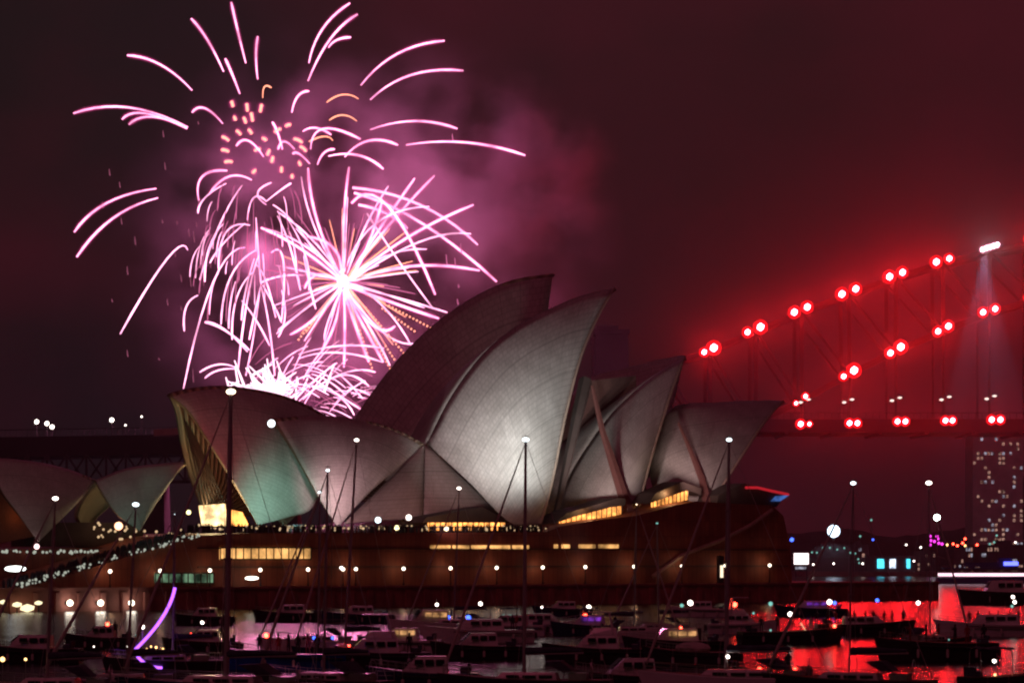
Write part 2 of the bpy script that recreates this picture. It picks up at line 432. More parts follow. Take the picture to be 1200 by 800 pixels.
for x, y in ((43, 494), (55, 496), (61, 500), (131, 492), (147, 498), (166, 488)):
    pp = at(x, y, 962); l = MB(); base = a0.lerp(a1, (x + 60) / 785)
    l.tube([Vector((pp.x, 962, base.z)), pp], .15, 5); lo = l.build('lamp_post', M['steelwork'], va, VO)
    l = MB(); l.ball(pp, .75 if y != 488 and x != 147 else .3, 1); l.build('lantern', M['lamp_white'], lo, VO)
l = MB(); q0 = at(180, 503, 958); q1 = at(214, 501, 958); l.prism([q0, q1, q1 - Vector((0, 0, 2.0)), q0 - Vector((0, 0, 2.0))], (0, 1, 0))
l.build('lit_parapet', M['concrete'], va, VO)

# ---------------------------------------------------------------- far shore, right
FY = 1750.0
def ridge_hill(pts, Y, depth, name, label):
    b = MB(); rows = []
    pts2 = []
    for i in range(len(pts) - 1):
        for k in range(6):
            t = k / 6; x = pts[i][0] * (1 - t) + pts[i + 1][0] * t; y = pts[i][1] * (1 - t) + pts[i + 1][1] * t
            pts2.append((x, y + 2.2 * mnoise.noise(Vector((x * .09, Y, 0))) * 2))
    pts2.append(pts[-1])
    for j in range(7):
        a = j / 6 * math.pi; rows.append([Vector((at(x, 655, Y).x, Y - math.cos(a) * depth + depth, max(.4, at(x, y, Y).z * math.sin(a) ** .7 if 0 < j < 6 else -1))) for x, y in pts2])
    b.grid(rows); tag(b.build(name, M['hill'], smooth=True), label, kind='structure')
ridge_hill([(860, 660), (900, 640), (960, 622), (1040, 615), (1100, 628), (1160, 620), (1230, 610), (1320, 620)], 1800, 260, 'hills', 'dark wooded north shore hills behind the bridge')
ridge_hill([(-150, 640), (0, 632), (160, 628), (260, 640), (420, 650)], 1500, 200, 'hills', 'dark far shore behind the left approach viaduct')
b = MB(); f0 = at(905, 655, 1650); f1 = at(1330, 655, 1650)
b.box(((f0.x + f1.x) / 2, 1720, 1.2), (f1.x - f0.x, 150, 2.6)); tag(b.build('foreshore', M['quay']), 'low dark foreshore quay across the harbour', kind='structure')

def lit_building(name, label, cat, x0, x1, ytop, Y, depth, floors, cols, frac, wall='bldg_dark', ybase=668, seed=1, roof=None, big=1.0):
    rr = random.Random(seed)
    a = at(x0, ytop, Y); c = at(x1, ytop, Y); w = c.x - a.x; H = a.z
    o = empty(name, ((a.x + c.x) / 2, Y, 0)); tag(o, label, cat, 'north shore buildings with lit windows')
    b = MB(); b.box((0, depth / 2, H / 2), (w, depth, H)); b.box((0, depth / 2, H + .6), (w * .97, depth * .97, 1.2)); b.box((w * .12, depth / 2, H + 2.2), (w * .3, depth * .4, 2.6))
    for k in range(floors + 1): b.box((0, -.15, H * k / floors), (w, .5, .35))
    b.build('wall', M[wall], o)
    h = H / floors; cw = w / cols; cells = []
    for i in range(floors):
        for j in range(cols):
            if rr.random() < frac: cells.append((i, j))
    rr.shuffle(cells)
    for i, j in cells[:98]:
        f = MB(); x = -w / 2 + (j + .5) * cw; z = (i + .5) * h
        f.box((x, -.12, z), (cw * .72 * big, .22, h * .62 * big)); f.build('window', M['win_warm'] if rr.random() < .7 else M['win_cool'], o)
    return o
lit_building('apartment_tower', 'tall apartment tower speckled with lit windows at the right edge', 'tower', 1140, 1199, 506, 1780, 30, 30, 14, .30, 'bldg', seed=4, big=.95)
specs = [(1205, 1240, 560, .3, 'pale tower just beyond the tall apartment tower'),
         (985, 1018, 640, .14, 'low dark building left of the cyan lit pavilion'),
         (1072, 1096, 648, .25, 'small dark block left of the magenta amusement lights'),
         (1118, 1140, 640, .35, 'low block between the magenta lights and the apartment tower'),
         (1142, 1200, 640, .30, 'long low building below the apartment tower'),
         (955, 972, 642, .15, 'narrow dark house beside the bright billboard')]
for k, (x0, x1, yt, fr, lb) in enumerate(specs):
    lit_building('waterfront_building', lb, 'building', x0, x1, yt, 1690 + 12 * k, 18, 5 if yt > 600 else 16, 8, fr, seed=20 + k)
# domed hall with the white balloon
o = empty('domed_hall', Vector((at(977, 655, 1660).x, 1660, 0))); OO = o.location.copy()
tag(o, 'low domed waterfront hall outlined with small green lights', 'hall')
b = MB(); c = OO + Vector((0, 10, 0)); b.box(c + Vector((0, 0, 5)), (34, 18, 10)); b.ball(c + Vector((0, 0, 10)), 9, 2, sc=(1.6, 1, .9)); b.build('roof', M['bldg_dark'], o, OO)
for k in range(12):
    l = MB(); an = math.pi * k / 11; l.ball(c + Vector((-math.cos(an) * 14, -9.5, 9 + math.sin(an) * 7.5 + rnd.uniform(-2, 1))), .55, 1); l.build('light_bulb', M['lamp_teal'], o, OO)
o = empty('moon_balloon', at(977, 622, 1655)); tag(o, 'glowing blue white balloon sphere above the domed waterfront hall', 'balloon')
b = MB(); b.ball((0, 0, 0), 3.4, 3); b.build('envelope', glow('balloon_glow', (.62, .8, 1), 5), o, smooth=True)
b = MB(); b.tube([(0, 0, -3.8), (0, 0, -11)], .25, 6); b.ball((0, 0, -4.6), 1.0, 1, sc=(1, 1, 1.4)); b.build('tether', M['steelwork'], o)
b = MB(); b.ball((0, 0, -4.9), .9, 1); b.build('burner', M['lamp_blue'], o)
# cyan lit pavilion
o = empty('lit_pavilion', Vector((at(1046, 655, 1655).x, 1655, 0))); OO = o.location.copy(); tag(o, 'waterfront pavilion with three glowing cyan window panels', 'pavilion')
b = MB(); b.box((0, 5, 5), (26, 10, 10)); b.box((0, 5, 10.6), (28, 12, 1)); b.build('wall', M['bldg_dark'], o)
cyan = glow('cyan_panel', (.08, .75, 1), 2.2)
for x, wd, mt in ((1032, 8, cyan), (1046, 7, glow('pale_panel', (.7, .8, 1), 2.0, patchy=.6, scale=.3)), (1064, 5, cyan)):
    q = at(x, 660, 1655); b = MB(); b.box((q.x - OO.x, -.3, q.z), (wd * .46, .5, 5)); b.build('window', mt, o)
# billboard
o = empty('lit_billboard', Vector((at(939, 655, 1100).x, 1100, 0))); OO = o.location.copy(); tag(o, 'bright white glowing billboard at the end of the terrace', 'billboard')
q = at(939, 655, 1100)
b = MB(); b.box((0, .4, q.z), (6.0, .5, 5.0)); b.bar((-2, .4, 0), (-2, .4, q.z), .4); b.bar((2, .4, 0), (2, .4, q.z), .4); b.build('frame', M['steelwork'], o)
b = MB(); b.box((0, 0, q.z + .2), (5.2, .3, 3.9)); b.build('screen', glow('billboard_glow', (1, .78, .8), 3.5), o)
b = MB(); b.box((-.2, 0, q.z - 3.1), (3.8, .3, .9)); b.build('lower_strip', M['win_cool'], o)
b = MB(); q2 = at(928, 632, 1100); b.ball(q2 - OO, .8, 1); b.build('blue_lamp', M['lamp_blue'], o)
# big lamp and amusement lights
o = empty('flood_mast', Vector((at(1098, 655, 1640).x, 1640, 0))); tag(o, 'tall lamp mast with one brilliant greenish white light', 'lamp mast')
q = at(1098, 606, 1640); b = MB(); b.tube([(0, 0, 0), (0, 0, q.z)], [.5, .25], 6); b.build('pole', M['steelwork'], o)
b = MB(); b.ball((0, 0, q.z), 1.7, 2); b.build('lantern', glow('mercury_lamp', (.8, 1, .9), 22, 'FRONT'), o)
o = empty('amusement_ride', Vector((at(1098, 655, 1645).x, 1645, 0))); tag(o, 'amusement ride outlined in glowing magenta bulbs', 'ride')
b = MB()
for k in range(6): b.bar((-9 + 3.4 * k, 0, 0), (-9 + 3.4 * k, 0, 14 - k), .5)
b.bar((-9, 0, 13), (8, 0, 9), .5); b.bar((-9, 0, 6), (8, 0, 6), .5); b.build('frame', M['steelwork'], o)
mg = glow('magenta_bulb', (1, .05, .75), 2.5); OO = o.location
for x, y in ((1090, 628), (1091, 633), (1090, 638), (1095, 634), (1098, 628), (1100, 636), (1104, 637), (1099, 631)):
    b = MB(); b.ball(at(x, y, 1644) - OO, .85, 1); b.build('bulb', mg, o)
o = empty('fairground_lights', Vector((at(1125, 655, 1640).x, 1640, 0))); tag(o, 'row of red and orange fairground lamps along the far shore', 'lights')
b = MB(); q = at(1108, 636, 1640); q2 = at(1150, 639, 1640); b.bar(q - o.location, q2 - o.location, .35)
for k in range(4): b.bar((-7 + 5 * k, 0, 0), (-7 + 5 * k, 0, q.z - 1), .3)
b.build('frame', M['steelwork'], o)
for x, y, c in ((1110, 638, 'lamp_amber'), (1117, 637, 'lamp_red'), (1122, 639, 'lamp_red'), (1128, 636, 'lamp_red'), (1131, 631, 'lamp_red'), (1131, 639, 'lamp_amber'), (1145, 638, 'lamp_red')):
    b = MB(); b.ball(at(x, y, 1639) - o.location, .7, 1); b.build('bulb', M[c], o)
def lamp_post(name, label, px, py, Y, r, mat, base=2, cat='lamp', group=None, pole=.15, light=None):
    q = at(px, py, Y); o = empty(name, Vector((q.x, q.y, base))); tag(o, label, cat, group)
    h = q.z - base
    b = MB(); b.tube([(0, 0, 0), (0, 0, h - r * .8)], [pole * 1.6, pole], 6); b.tube([(0, 0, 0), (0, 0, .5)], [pole * 2.6, pole * 2], 8); b.build('pole', M['steelwork'], o)
    b = MB(); b.ball((0, 0, h), r, 2); b.build('globe', mat, o, smooth=True)
    if light: point('lamp_light', (0, 0, h), light[0], light[1], r * 1.05, o)
    return o
far = [(1168, 627, 'lamp_teal'), (1165, 635, 'lamp_teal'), (1160, 637, 'lamp_teal'), (1190, 635, 'lamp_white'), (1062, 638, 'lamp_white'), (1079, 641, 'lamp_white'),
       (1011, 660, 'lamp_white'), (1071, 657, 'lamp_white'), (953, 661, 'lamp_white'), (977, 660, 'lamp_white'), (1023, 632, 'lamp_blue'), (1008, 628, 'lamp_teal'), (1021, 609, 'lamp_teal')]
for k, (x, y, c) in enumerate(far):
    lamp_post('street_lamp', f'{ORD[sorted(range(13), key=lambda i: far[i][0]).index(k)]} small lamp from the left along the far shore', x, y, 1640, .6 if c != 'lamp_white' else .5, M[c], 2.4, 'lamp', 'small lamps along the far shore')

# ferry
FYY = 1150.0
o = empty('ferry', Vector((at(1152, 655, FYY).x, FYY, 0))); tag(o, 'long low ferry with a brilliant white lit deck and blue sign', 'ferry')
Lf = 112 * FYY / F
hz_ = MB(); 
hh = [(-Lf / 2, 0), (-Lf / 2 + .8, 2.4), (Lf / 2 + 3, 3.0), (Lf / 2, 0)]
hz_.prism([(x, -4, z) for x, z in hh], (0, 8, 0)); hz_.build('hull', M['navy_paint'], o)
zt = at(0, 672, FYY).z
b = MB(); b.box((0, 0, 4.6 + 1.3), (Lf * .86, 6.5, .5)); b.box((2, 0, 7.2), (Lf * .5, 5, 1.8)); b.box((8, 0, 8.9), (5, 4, 1.6))
b.build('superstructure', M['navy_paint'], o)
b = MB(); b.box((0, 0, zt - .3), (Lf * .92, 6, 1.1)); b.build('lit_deck', glow('ferry_deck_light', (1, .62, .75), 2.0), o)
q = at(1183, 660, FYY); b = MB(); b.box((q.x - o.location.x, -3.4, q.z), (5.4, .3, 1.4)); b.build('sign', glow('blue_sign', (.1, .12, 1), 4), o)

# ---------------------------------------------------------------- quay right of the opera house, terrace and sea wall
def wall_pt(px, off, z):
    p_ = on_flank(px, 655, off); return Vector((p_.x, p_.y, z))
b = MB(); TZ = 4.0
L0 = wall_pt(-200, 0, -1.5); L1 = wall_pt(1100, 0, -1.5)
b.prism([L0, L1, L1 - VX * 40, L1 - VX * 150, L0 - VX * 150], (0, 0, TZ + 1.5))
for k in range(60):                                          # stone pilasters and fenders
    q = L0.lerp(L1, (k + .5) / 60); b.box(q + VX * .25 + Vector((0, 0, 2.5)), (1.2, .5, 4.6), R(42))
b.prism([L0 + VX * .35 + Vector((0, 0, TZ + 1.2)), L1 + VX * .35 + Vector((0, 0, TZ + 1.2)), L1 - VX * .5 + Vector((0, 0, TZ + 1.2)), L0 - VX * .5 + Vector((0, 0, TZ + 1.2))], (0, 0, .45))
tag(b.build('quay', M['seawall']), 'dark stone sea wall and broad waterside terrace', kind='structure')

# ---------------------------------------------------------------- opera house
OHO = Vector((S0 - VX * 50)); OHO.z = TZ
oh = empty('opera_house', OHO)
tag(oh, 'opera house of white tiled sail shells on a red granite podium', 'opera house')

def shell_mat(name, col=(.64, .63, .61), rib=False):
    m = new_mat(name); out = N(m, 'ShaderNodeOutputMaterial'); p = N(m, 'ShaderNodeBsdfPrincipled')
    p.inputs['Roughness'].default_value = .75; p.inputs['Specular IOR Level'].default_value = .25
    uv = N(m, 'ShaderNodeUVMap'); mp = N(m, 'ShaderNodeMapping'); mp.inputs['Scale'].default_value = (44, 34, 1)
    LK(m, uv.outputs[0], mp.inputs[0])
    br = N(m, 'ShaderNodeTexBrick'); br.offset = 0.5
    br.inputs['Color1'].default_value = (*col, 1); br.inputs['Color2'].default_value = (*[c * .86 for c in col], 1)
    br.inputs['Mortar'].default_value = (*[c * .60 for c in col], 1); br.inputs['Scale'].default_value = 1.0
    br.inputs['Mortar Size'].default_value = .05; br.inputs['Mortar Smooth'].default_value = .4
    br.inputs['Brick Width'].default_value = 1.0; br.inputs['Row Height'].default_value = .9
    LK(m, mp.outputs[0], br.inputs[0])
    tc = N(m, 'ShaderNodeTexCoord'); ns = N(m, 'ShaderNodeTexNoise', Scale=.16, Detail=5.0)
    LK(m, tc.outputs['Object'], ns.inputs['Vector'])
    mx = N(m, 'ShaderNodeMixRGB', blend_type='MULTIPLY'); mx.inputs[0].default_value = 1
    cr = N(m, 'ShaderNodeValToRGB'); cr.color_ramp.elements[0].position = .3; cr.color_ramp.elements[0].color = (.78, .77, .76, 1)
    cr.color_ramp.elements[1].position = .7; cr.color_ramp.elements[1].color = (1, 1, 1, 1)
    LK(m, ns.outputs['Fac'], cr.inputs[0]); LK(m, br.outputs[0], mx.inputs[1]); LK(m, cr.outputs[0], mx.inputs[2])
    mp2 = N(m, 'ShaderNodeMapping'); mp2.inputs['Scale'].default_value = (13, 5.5, 1); LK(m, uv.outputs[0], mp2.inputs[0])
    b2 = N(m, 'ShaderNodeTexBrick'); b2.offset = .5; b2.inputs['Scale'].default_value = 1.0; b2.inputs['Mortar Size'].default_value = .022
    b2.inputs['Brick Width'].default_value = 1.0; b2.inputs['Row Height'].default_value = 1.0; b2.inputs['Mortar Smooth'].default_value = .5
    b2.inputs['Color1'].default_value = (1, 1, 1, 1); b2.inputs['Color2'].default_value = (.92, .92, .92, 1); b2.inputs['Mortar'].default_value = (.70, .70, .70, 1)
    LK(m, mp2.outputs[0], b2.inputs[0]); mx2 = N(m, 'ShaderNodeMixRGB', blend_type='MULTIPLY'); mx2.inputs[0].default_value = 1
    LK(m, mx.outputs[0], mx2.inputs[1]); LK(m, b2.outputs[0], mx2.inputs[2]); LK(m, mx2.outputs[0], p.inputs['Base Color'])
    bm_ = N(m, 'ShaderNodeBump', Strength=.3, Distance=.08); bm_.invert = True
    LK(m, br.outputs['Fac'], bm_.inputs['Height']); LK(m, bm_.outputs[0], p.inputs['Normal'])
    LK(m, p.outputs[0], out.inputs[0]); return m
M['tile'] = shell_mat('cream_roof_tiles')
def rib_mat(name, col):
    m = new_mat(name); out = N(m, 'ShaderNodeOutputMaterial'); p = N(m, 'ShaderNodeBsdfPrincipled'); p.inputs['Roughness'].default_value = .7
    uv = N(m, 'ShaderNodeUVMap'); wv = N(m, 'ShaderNodeTexWave', Scale=6.5, Distortion=0.0); wv.bands_direction = 'X'
    LK(m, uv.outputs[0], wv.inputs[0])
    cr = N(m, 'ShaderNodeValToRGB'); cr.color_ramp.elements[0].color = (*[c * .45 for c in col], 1); cr.color_ramp.elements[1].color = (*col, 1)
    LK(m, wv.outputs['Fac'], cr.inputs[0]); LK(m, cr.outputs[0], p.inputs['Base Color'])
    bm_ = N(m, 'ShaderNodeBump', Strength=1, Distance=.6); LK(m, wv.outputs['Fac'], bm_.inputs['Height']); LK(m, bm_.outputs[0], p.inputs['Normal'])
    LK(m, p.outputs[0], out.inputs[0]); return m
M['ribs'] = rib_mat('ribbed_concrete', (.45, .36, .26))

def spline(pts, n):
    """Catmull-Rom through pixel points, n+1 samples evenly spaced"""
    P = [Vector((p[0], p[1])) for p in pts]
    if len(P) == 2: return [P[0].lerp(P[1], i / n) for i in range(n + 1)]
    dense = []
    for i in range(len(P) - 1):
        p0 = P[i - 1] if i else P[0] * 2 - P[1]; p1 = P[i]; p2 = P[i + 1]; p3 = P[i + 2] if i + 2 < len(P) else P[-1] * 2 - P[-2]
        for k in range(16):
            t = k / 16
            dense.append(.5 * ((2 * p1) + (-p0 + p2) * t + (2 * p0 - 5 * p1 + 4 * p2 - p3) * t * t + (-p0 + 3 * p1 - 3 * p2 + p3) * t ** 3))
    dense.append(P[-1]); ac = [0]
    for i in range(1, len(dense)): ac.append(ac[-1] + (dense[i] - dense[i - 1]).length)
    res = []; j = 0
    for i in range(n + 1):
        s = ac[-1] * i / n
        while j < len(ac) - 2 and ac[j + 1] < s: j += 1
        d = ac[j + 1] - ac[j]; res.append(dense[j].lerp(dense[j + 1], (s - ac[j]) / d if d else 0))
    return res

def shell(name, ridge, mouth, back, off, w, label=None, bulge=3.0, mat=None, n=22, far=True, thick=.9, wback=None):
    """one roof shell: near half through three traced edges (ridge tip->rear, mouth tip->foot, rear->foot), and its mirror half"""
    wb = w
    rr = [on_flank(q.x, q.y, off) for q in spline(ridge, n)]
    def edge(pts, k0):
        res = []
        for i, q in enumerate(spline(pts, n)):
            t = i / n; res.append(on_flank(q.x, q.y, off - w * math.sin(t * math.pi / 2) ** .9))
        return res
    mo = edge(mouth, 0); ba = edge(back, 0)
    T, V_, Ft = rr[0], rr[-1], mo[-1]
    rows = []
    for i in range(n + 1):
        s = i / n; row = []
        for j in range(n + 1):
            t = j / n
            c = mo[j] * (1 - s) + ba[j] * s + rr[i] * (1 - t) + Ft * t - ((T * (1 - s) + V_ * s) * (1 - t) + Ft * t)
            c = c + (VX * .8 + Vector((0, 0, .25))) * (bulge * 4 * s * (1 - s) * math.sin(math.pi * t) * (1 - .3 * t))
            row.append(c)
        rows.append(row)
    cz = S0 - VX * off
    def mirror(p): return p - VX * (2 * (p - cz).dot(VX))
    root = None
    for side in (0, 1) if far else (0,):
        b = MB(); rws = rows if side == 0 else [[mirror(p) for p in r] for r in rows]
        b.grid(rws)
        me = bpy.data.meshes.new(name); me.from_pydata([tuple(p - OHO) for p in b.v], [], b.f)
        uvl = me.uv_layers.new(name='UVMap')
        for poly in me.polygons:
            for li in poly.loop_indices:
                vi = me.loops[li].vertex_index; i, j = divmod(vi, n + 1)
                uvl.data[li].uv = (i / n, j / n)
        me.materials.append(mat or M['tile']); me.materials.append(M['ribs'])
        if side: me.flip_normals()
        me.polygons.foreach_set('use_smooth', [True] * len(me.polygons))
        # outward normals
        me.update()
        nrm = me.polygons[(n // 2) * n + n // 3].normal
        outd = VX if side == 0 else -VX
        if nrm.dot(outd) < 0: me.flip_normals()
        o = bpy.data.objects.new(name, me); COL.objects.link(o); o.parent = oh
        if label and side == 0: o['label'] = label
        sm = o.modifiers.new('thickness', 'SOLIDIFY'); sm.thickness = thick; sm.offset = -1; sm.material_offset = 1; sm.material_offset_rim = 1
        sm.use_rim = True; sm.use_quality_normals = True
    return rr, mo, ba

HE, HW = 44, 92          # symmetry planes of the near and the far hall, metres behind the sea wall
# far (west) hall
shell('roof_shell', [(648, 320), (600, 328), (560, 345), (520, 371), (480, 406), (445, 447), (415, 492), (400, 530)],
      [(648, 320), (643, 358), (630, 450), (600, 590)], [(400, 530), (480, 575), (600, 590)], HW, 20, 'tallest roof shell, unlit and dark red', bulge=3)
shell('roof_shell', [(802, 416), (768, 422), (735, 431), (688, 447), (655, 520)],
      [(802, 416), (790, 470), (770, 520), (745, 585)], [(655, 520), (650, 580), (745, 585)], HW - 6, 17, 'dark shell between the two big pale shells', bulge=2)
# near (east) hall
shell('roof_shell', [(720, 337), (682, 346), (650, 359), (608, 380), (568, 412), (530, 462), (500, 519)],
      [(720, 337), (700, 372), (680, 420), (662, 490), (648, 560), (634, 613)], [(500, 519), (548, 563), (598, 612), (634, 613)], HE, 19, 'biggest pale floodlit roof shell', bulge=5)
shell('roof_shell', [(802, 418), (762, 443), (720, 481), (690, 520), (665, 562), (655, 600)],
      [(802, 418), (786, 462), (771, 510), (757, 560), (747, 600)], [(655, 600), (700, 606), (747, 600)], HE - 2, 16, 'pale shell right of the biggest one', bulge=3.5)
shell('roof_shell', [(918, 469), (885, 469), (840, 471), (790, 476), (768, 500)],
      [(918, 469), (895, 496), (872, 530), (855, 556), (838, 582)], [(768, 500), (762, 560), (790, 592), (838, 582)], HE - 4, 14, 'rightmost roof shell, low and pointed', bulge=2.5)
shell('roof_shell', [(197, 461), (215, 456), (245, 452), (280, 453), (325, 461), (360, 474), (395, 494)],
      [(197, 461), (222, 482), (250, 525), (278, 572), (302, 615)], [(395, 494), (388, 530), (368, 592), (340, 605), (302, 615)], HE - 2, 8, 'leftmost tall shell open to the left with a green lit foot', bulge=3)
shell('roof_shell', [(322, 490), (360, 487), (400, 488), (440, 495), (470, 505), (496, 519)],
      [(322, 490), (340, 520), (362, 560), (378, 590), (396, 618)], [(496, 519), (470, 545), (432, 578), (396, 618)], HE - 8, 9, 'mauve grey shell between the leftmost and the biggest', bulge=2.5)
# side shells closing the gaps
def side_shell(pts, off, lab=None, mat='tile', thick=.7, w=4, dist=0):
    P3 = [on_flank(x, y, off - o_) for x, y, o_ in pts]
    rows = []; n = 10
    a, b_, c_, d = P3
    for i in range(n + 1):
        s = i / n; rows.append([(a * (1 - s) + b_ * s) * (1 - j / n) + (d * (1 - s) + c_ * s) * (j / n) + VX * (1.6 * math.sin(math.pi * s) * math.sin(math.pi * j / n)) for j in range(n + 1)])
    b = MB(); b.grid(rows)
    me = bpy.data.meshes.new('side_shell'); me.from_pydata([tuple(p - OHO) for p in b.v], [], b.f)
    uvl = me.uv_layers.new(name='UVMap')
    for poly in me.polygons:
        for li in poly.loop_indices:
            i, j = divmod(me.loops[li].vertex_index, n + 1); uvl.data[li].uv = (i / n * .6, j / n * .5)
    me.materials.append(M[mat]); me.polygons.foreach_set('use_smooth', [True] * len(me.polygons)); me.update()
    if me.polygons[n * n // 2].normal.dot(VX) < 0: me.flip_normals()
    o = bpy.data.objects.new('side_shell', me); COL.objects.link(o); o.parent = oh
    if lab: o['label'] = lab
    sm = o.modifiers.new('thickness', 'SOLIDIFY'); sm.thickness = thick; sm.offset = -1
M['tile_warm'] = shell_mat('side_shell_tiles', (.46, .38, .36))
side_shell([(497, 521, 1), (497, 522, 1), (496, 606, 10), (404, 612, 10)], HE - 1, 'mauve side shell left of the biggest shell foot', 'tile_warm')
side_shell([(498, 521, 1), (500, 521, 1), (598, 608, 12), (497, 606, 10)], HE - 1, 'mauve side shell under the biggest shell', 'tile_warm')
M['red_rib'] = surf('dark_red_rib', (.14, .055, .05), .7, vary=.2)  # dark red tone, slightly varied at random
# inner red ribs and walls between the shells
def rib(pts, off0, off1, w0, w1, mat='tile_warm', name='shell_rib'):
    n = len(pts); b = MB(); P3 = [on_flank(x, y, off0 + (off1 - off0) * i / (n - 1)) for i, (x, y) in enumerate(pts)]
    b.tube(P3, [(w0 + (w1 - w0) * i / (n - 1)) / 2 for i in range(n)], 6)
    b.build(name, M[mat], oh, OHO, smooth=False)
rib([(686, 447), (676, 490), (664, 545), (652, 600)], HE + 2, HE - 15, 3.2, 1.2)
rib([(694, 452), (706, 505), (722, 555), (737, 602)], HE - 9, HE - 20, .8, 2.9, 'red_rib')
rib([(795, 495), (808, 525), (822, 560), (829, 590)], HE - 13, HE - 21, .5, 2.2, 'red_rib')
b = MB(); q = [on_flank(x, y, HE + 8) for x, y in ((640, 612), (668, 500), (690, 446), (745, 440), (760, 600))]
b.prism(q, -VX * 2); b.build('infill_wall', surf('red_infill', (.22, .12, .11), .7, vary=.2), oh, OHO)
# thin pale rims on the shell mouths
def rim(pts, off, w, mat, r=.35, name='shell_rim'):
    n = 20; sp = spline(pts, n); P3 = [on_flank(q.x, q.y, off - w * math.sin(i / n * math.pi / 2) ** .9 - .2) for i, q in enumerate(sp)]
    b = MB(); b.tube(P3, r, 5); b.build(name, mat, oh, OHO, smooth=True)
rim([(918, 469), (895, 496), (872, 530), (855, 556), (838, 582)], HE - 4, 14, M['concrete'], .32)
rim([(720, 337), (700, 372), (680, 420), (662, 490), (648, 560), (634, 613)], HE, 19, M['concrete'], .3)
rim([(802, 418), (786, 462), (771, 510), (757, 560), (747, 600)], HE - 2, 16, M['concrete'], .3)

# glazed foyer under the leftmost shell
b = MB()
for k in range(7):
    t = k / 6
    b.tube([on_flank(216 + 14 * t, 490 + 24 * t, HE - 2), on_flank(232 + 22 * t, 560 + 8 * t, HE - 3), on_flank(243 + 30 * t, 612, HE - 4)], .18, 5)
b.build('glass_wall_mullions', M['bronze'], oh, OHO)
b = MB(); q = [on_flank(x, y, o_) for x, y, o_ in ((236, 592, HE - 3), (264, 590, HE - 7), (266, 616, HE - 9), (240, 616, HE - 5))]
b.prism(q, -VX * 1); b.build('foyer_window', glow('bright_foyer', (1, .66, .30), 2.2, patchy=.6, scale=.5), oh, OHO)
b = MB(); q = [on_flank(x, y, o_) for x, y, o_ in ((267, 596, HE - 7), (284, 600, HE - 9), (292, 616, HE - 10), (268, 616, HE - 8))]
b.prism(q, -VX * 1); b.build('foyer_window', M['warm_glass'], oh, OHO)

# podium
PW = 16
def pod(px, py): return on_flank(px, py, PW)
top = [(228, 628), (300, 624), (500, 624), (640, 623), (655, 617), (700, 609), (745, 604), (760, 600), (790, 592), (815, 587), (860, 590), (905, 592), (918, 604), (926, 640)]
P3 = [pod(*t) for t in top]
for q in P3: pass
r_end = pod(928, 660); r_end.z = TZ
l_end = pod(228, 660); l_end.z = TZ
b = MB(); b.prism([l_end] + P3 + [r_end], -VX * 92); b.build('podium', M['granite'], oh, OHO)
# parapet slabs, horizontal joints and diagonal band of the podium
b = MB()
for z in (7.6, 11.2):
    b.prism([wall_pt(232, PW - .25, z), wall_pt(924, PW - .25, z), wall_pt(924, PW - .25, z + .25), wall_pt(232, PW - .25, z + .25)], -VX * .2)
b.build('string_course', M['dark_roof'], oh, OHO)
b = MB(); b.tube([on_flank(x, y, PW - .3) for x, y in ((765, 675), (800, 650), (845, 633), (880, 615), (905, 597))], .45, 5); b.build('stair_handrail', M['concrete'], oh, OHO)
# grand stair on the left
st = [(18, 690), (60, 680), (120, 661), (180, 643), (228, 629)]
Q = [on_flank(x, y, PW) for x, y in st]
bl = on_flank(10, 690, PW); bl.z = TZ
b = MB(); b.prism([bl] + Q + [Vector((l_end.x, l_end.y, TZ))], -VX * 60); b.build('stair_flank', M['granite'], oh, OHO)
b = MB(); ns = 40
for k in range(ns):
    q = on_flank(18 + 210 * k / ns, 690, PW + 30); z0 = TZ + (Q[-1].z - TZ) * (k / ns)
    q.z = z0 + .3; b.box(q - VX * 2, (1.25, 58, .5), R(42))
b.build('grand_stair', M['granite'], oh, OHO)
b = MB()
for i in range(46):
    t = i / 45; j = min(3, int(t * 4)); q = Q[j].lerp(Q[j + 1], t * 4 - j); b.bar(q, q + Vector((0, 0, 1.1)), .14)
for j in range(4): b.bar(Q[j] + Vector((0, 0, 1.15)), Q[j + 1] + Vector((0, 0, 1.15)), .2)
for z in (0,):
    for i in range(90):
        q = pod(228 + 415 * i / 89, 624); b.bar(q, q + Vector((0, 0, 1.1)), .1)
    b.bar(pod(228, 624) + Vector((0, 0, 1.1)), pod(643, 623) + Vector((0, 0, 1.1)), .16)
b.build('railing', M['bronze'], oh, OHO)

# windows
def win(pts, off, mat, name='window', mull=0, depth=.5, lab=None):
    q = [on_flank(x, y, off) for x, y in pts]; b = MB(); b.prism(q, -VX * depth); o = b.build(name, mat, oh, OHO)
    if lab: o['label'] = lab
    if mull:
        b = MB()
        for k in range(mull + 1):
            t = k / mull; a = q[0].lerp(q[1], t) + VX * .12; c = q[3].lerp(q[2], t) + VX * .12; b.bar(a, c, .22)
        b.bar(q[0] + VX * .15, q[1] + VX * .15, .3); b.bar(q[3] + VX * .15, q[2] + VX * .15, .3)
        b.build('frame', M['bronze'], o, OHO)
    return o
win([(503, 610), (592, 609), (592, 622), (503, 622)], PW + 12, M['warm_glass'], 'foyer_window', 14)
win([(657, 608), (700, 592), (728, 590), (728, 604), (657, 617)][0:1] + [(728, 590), (728, 603), (657, 617)], PW + 6, M['warm_glass'], 'foyer_window', 12)
win([(765, 583), (806, 571), (806, 586), (765, 596)], PW + 5, M['warm_glass'], 'foyer_window', 9)
for x0, x1 in ((505, 528), (531, 550), (553, 571), (575, 598), (601, 620)): win([(x0, 638.5), (x1, 638.5), (x1, 643), (x0, 643)], PW - .25, M['warm_glass2'], 'slit_window')
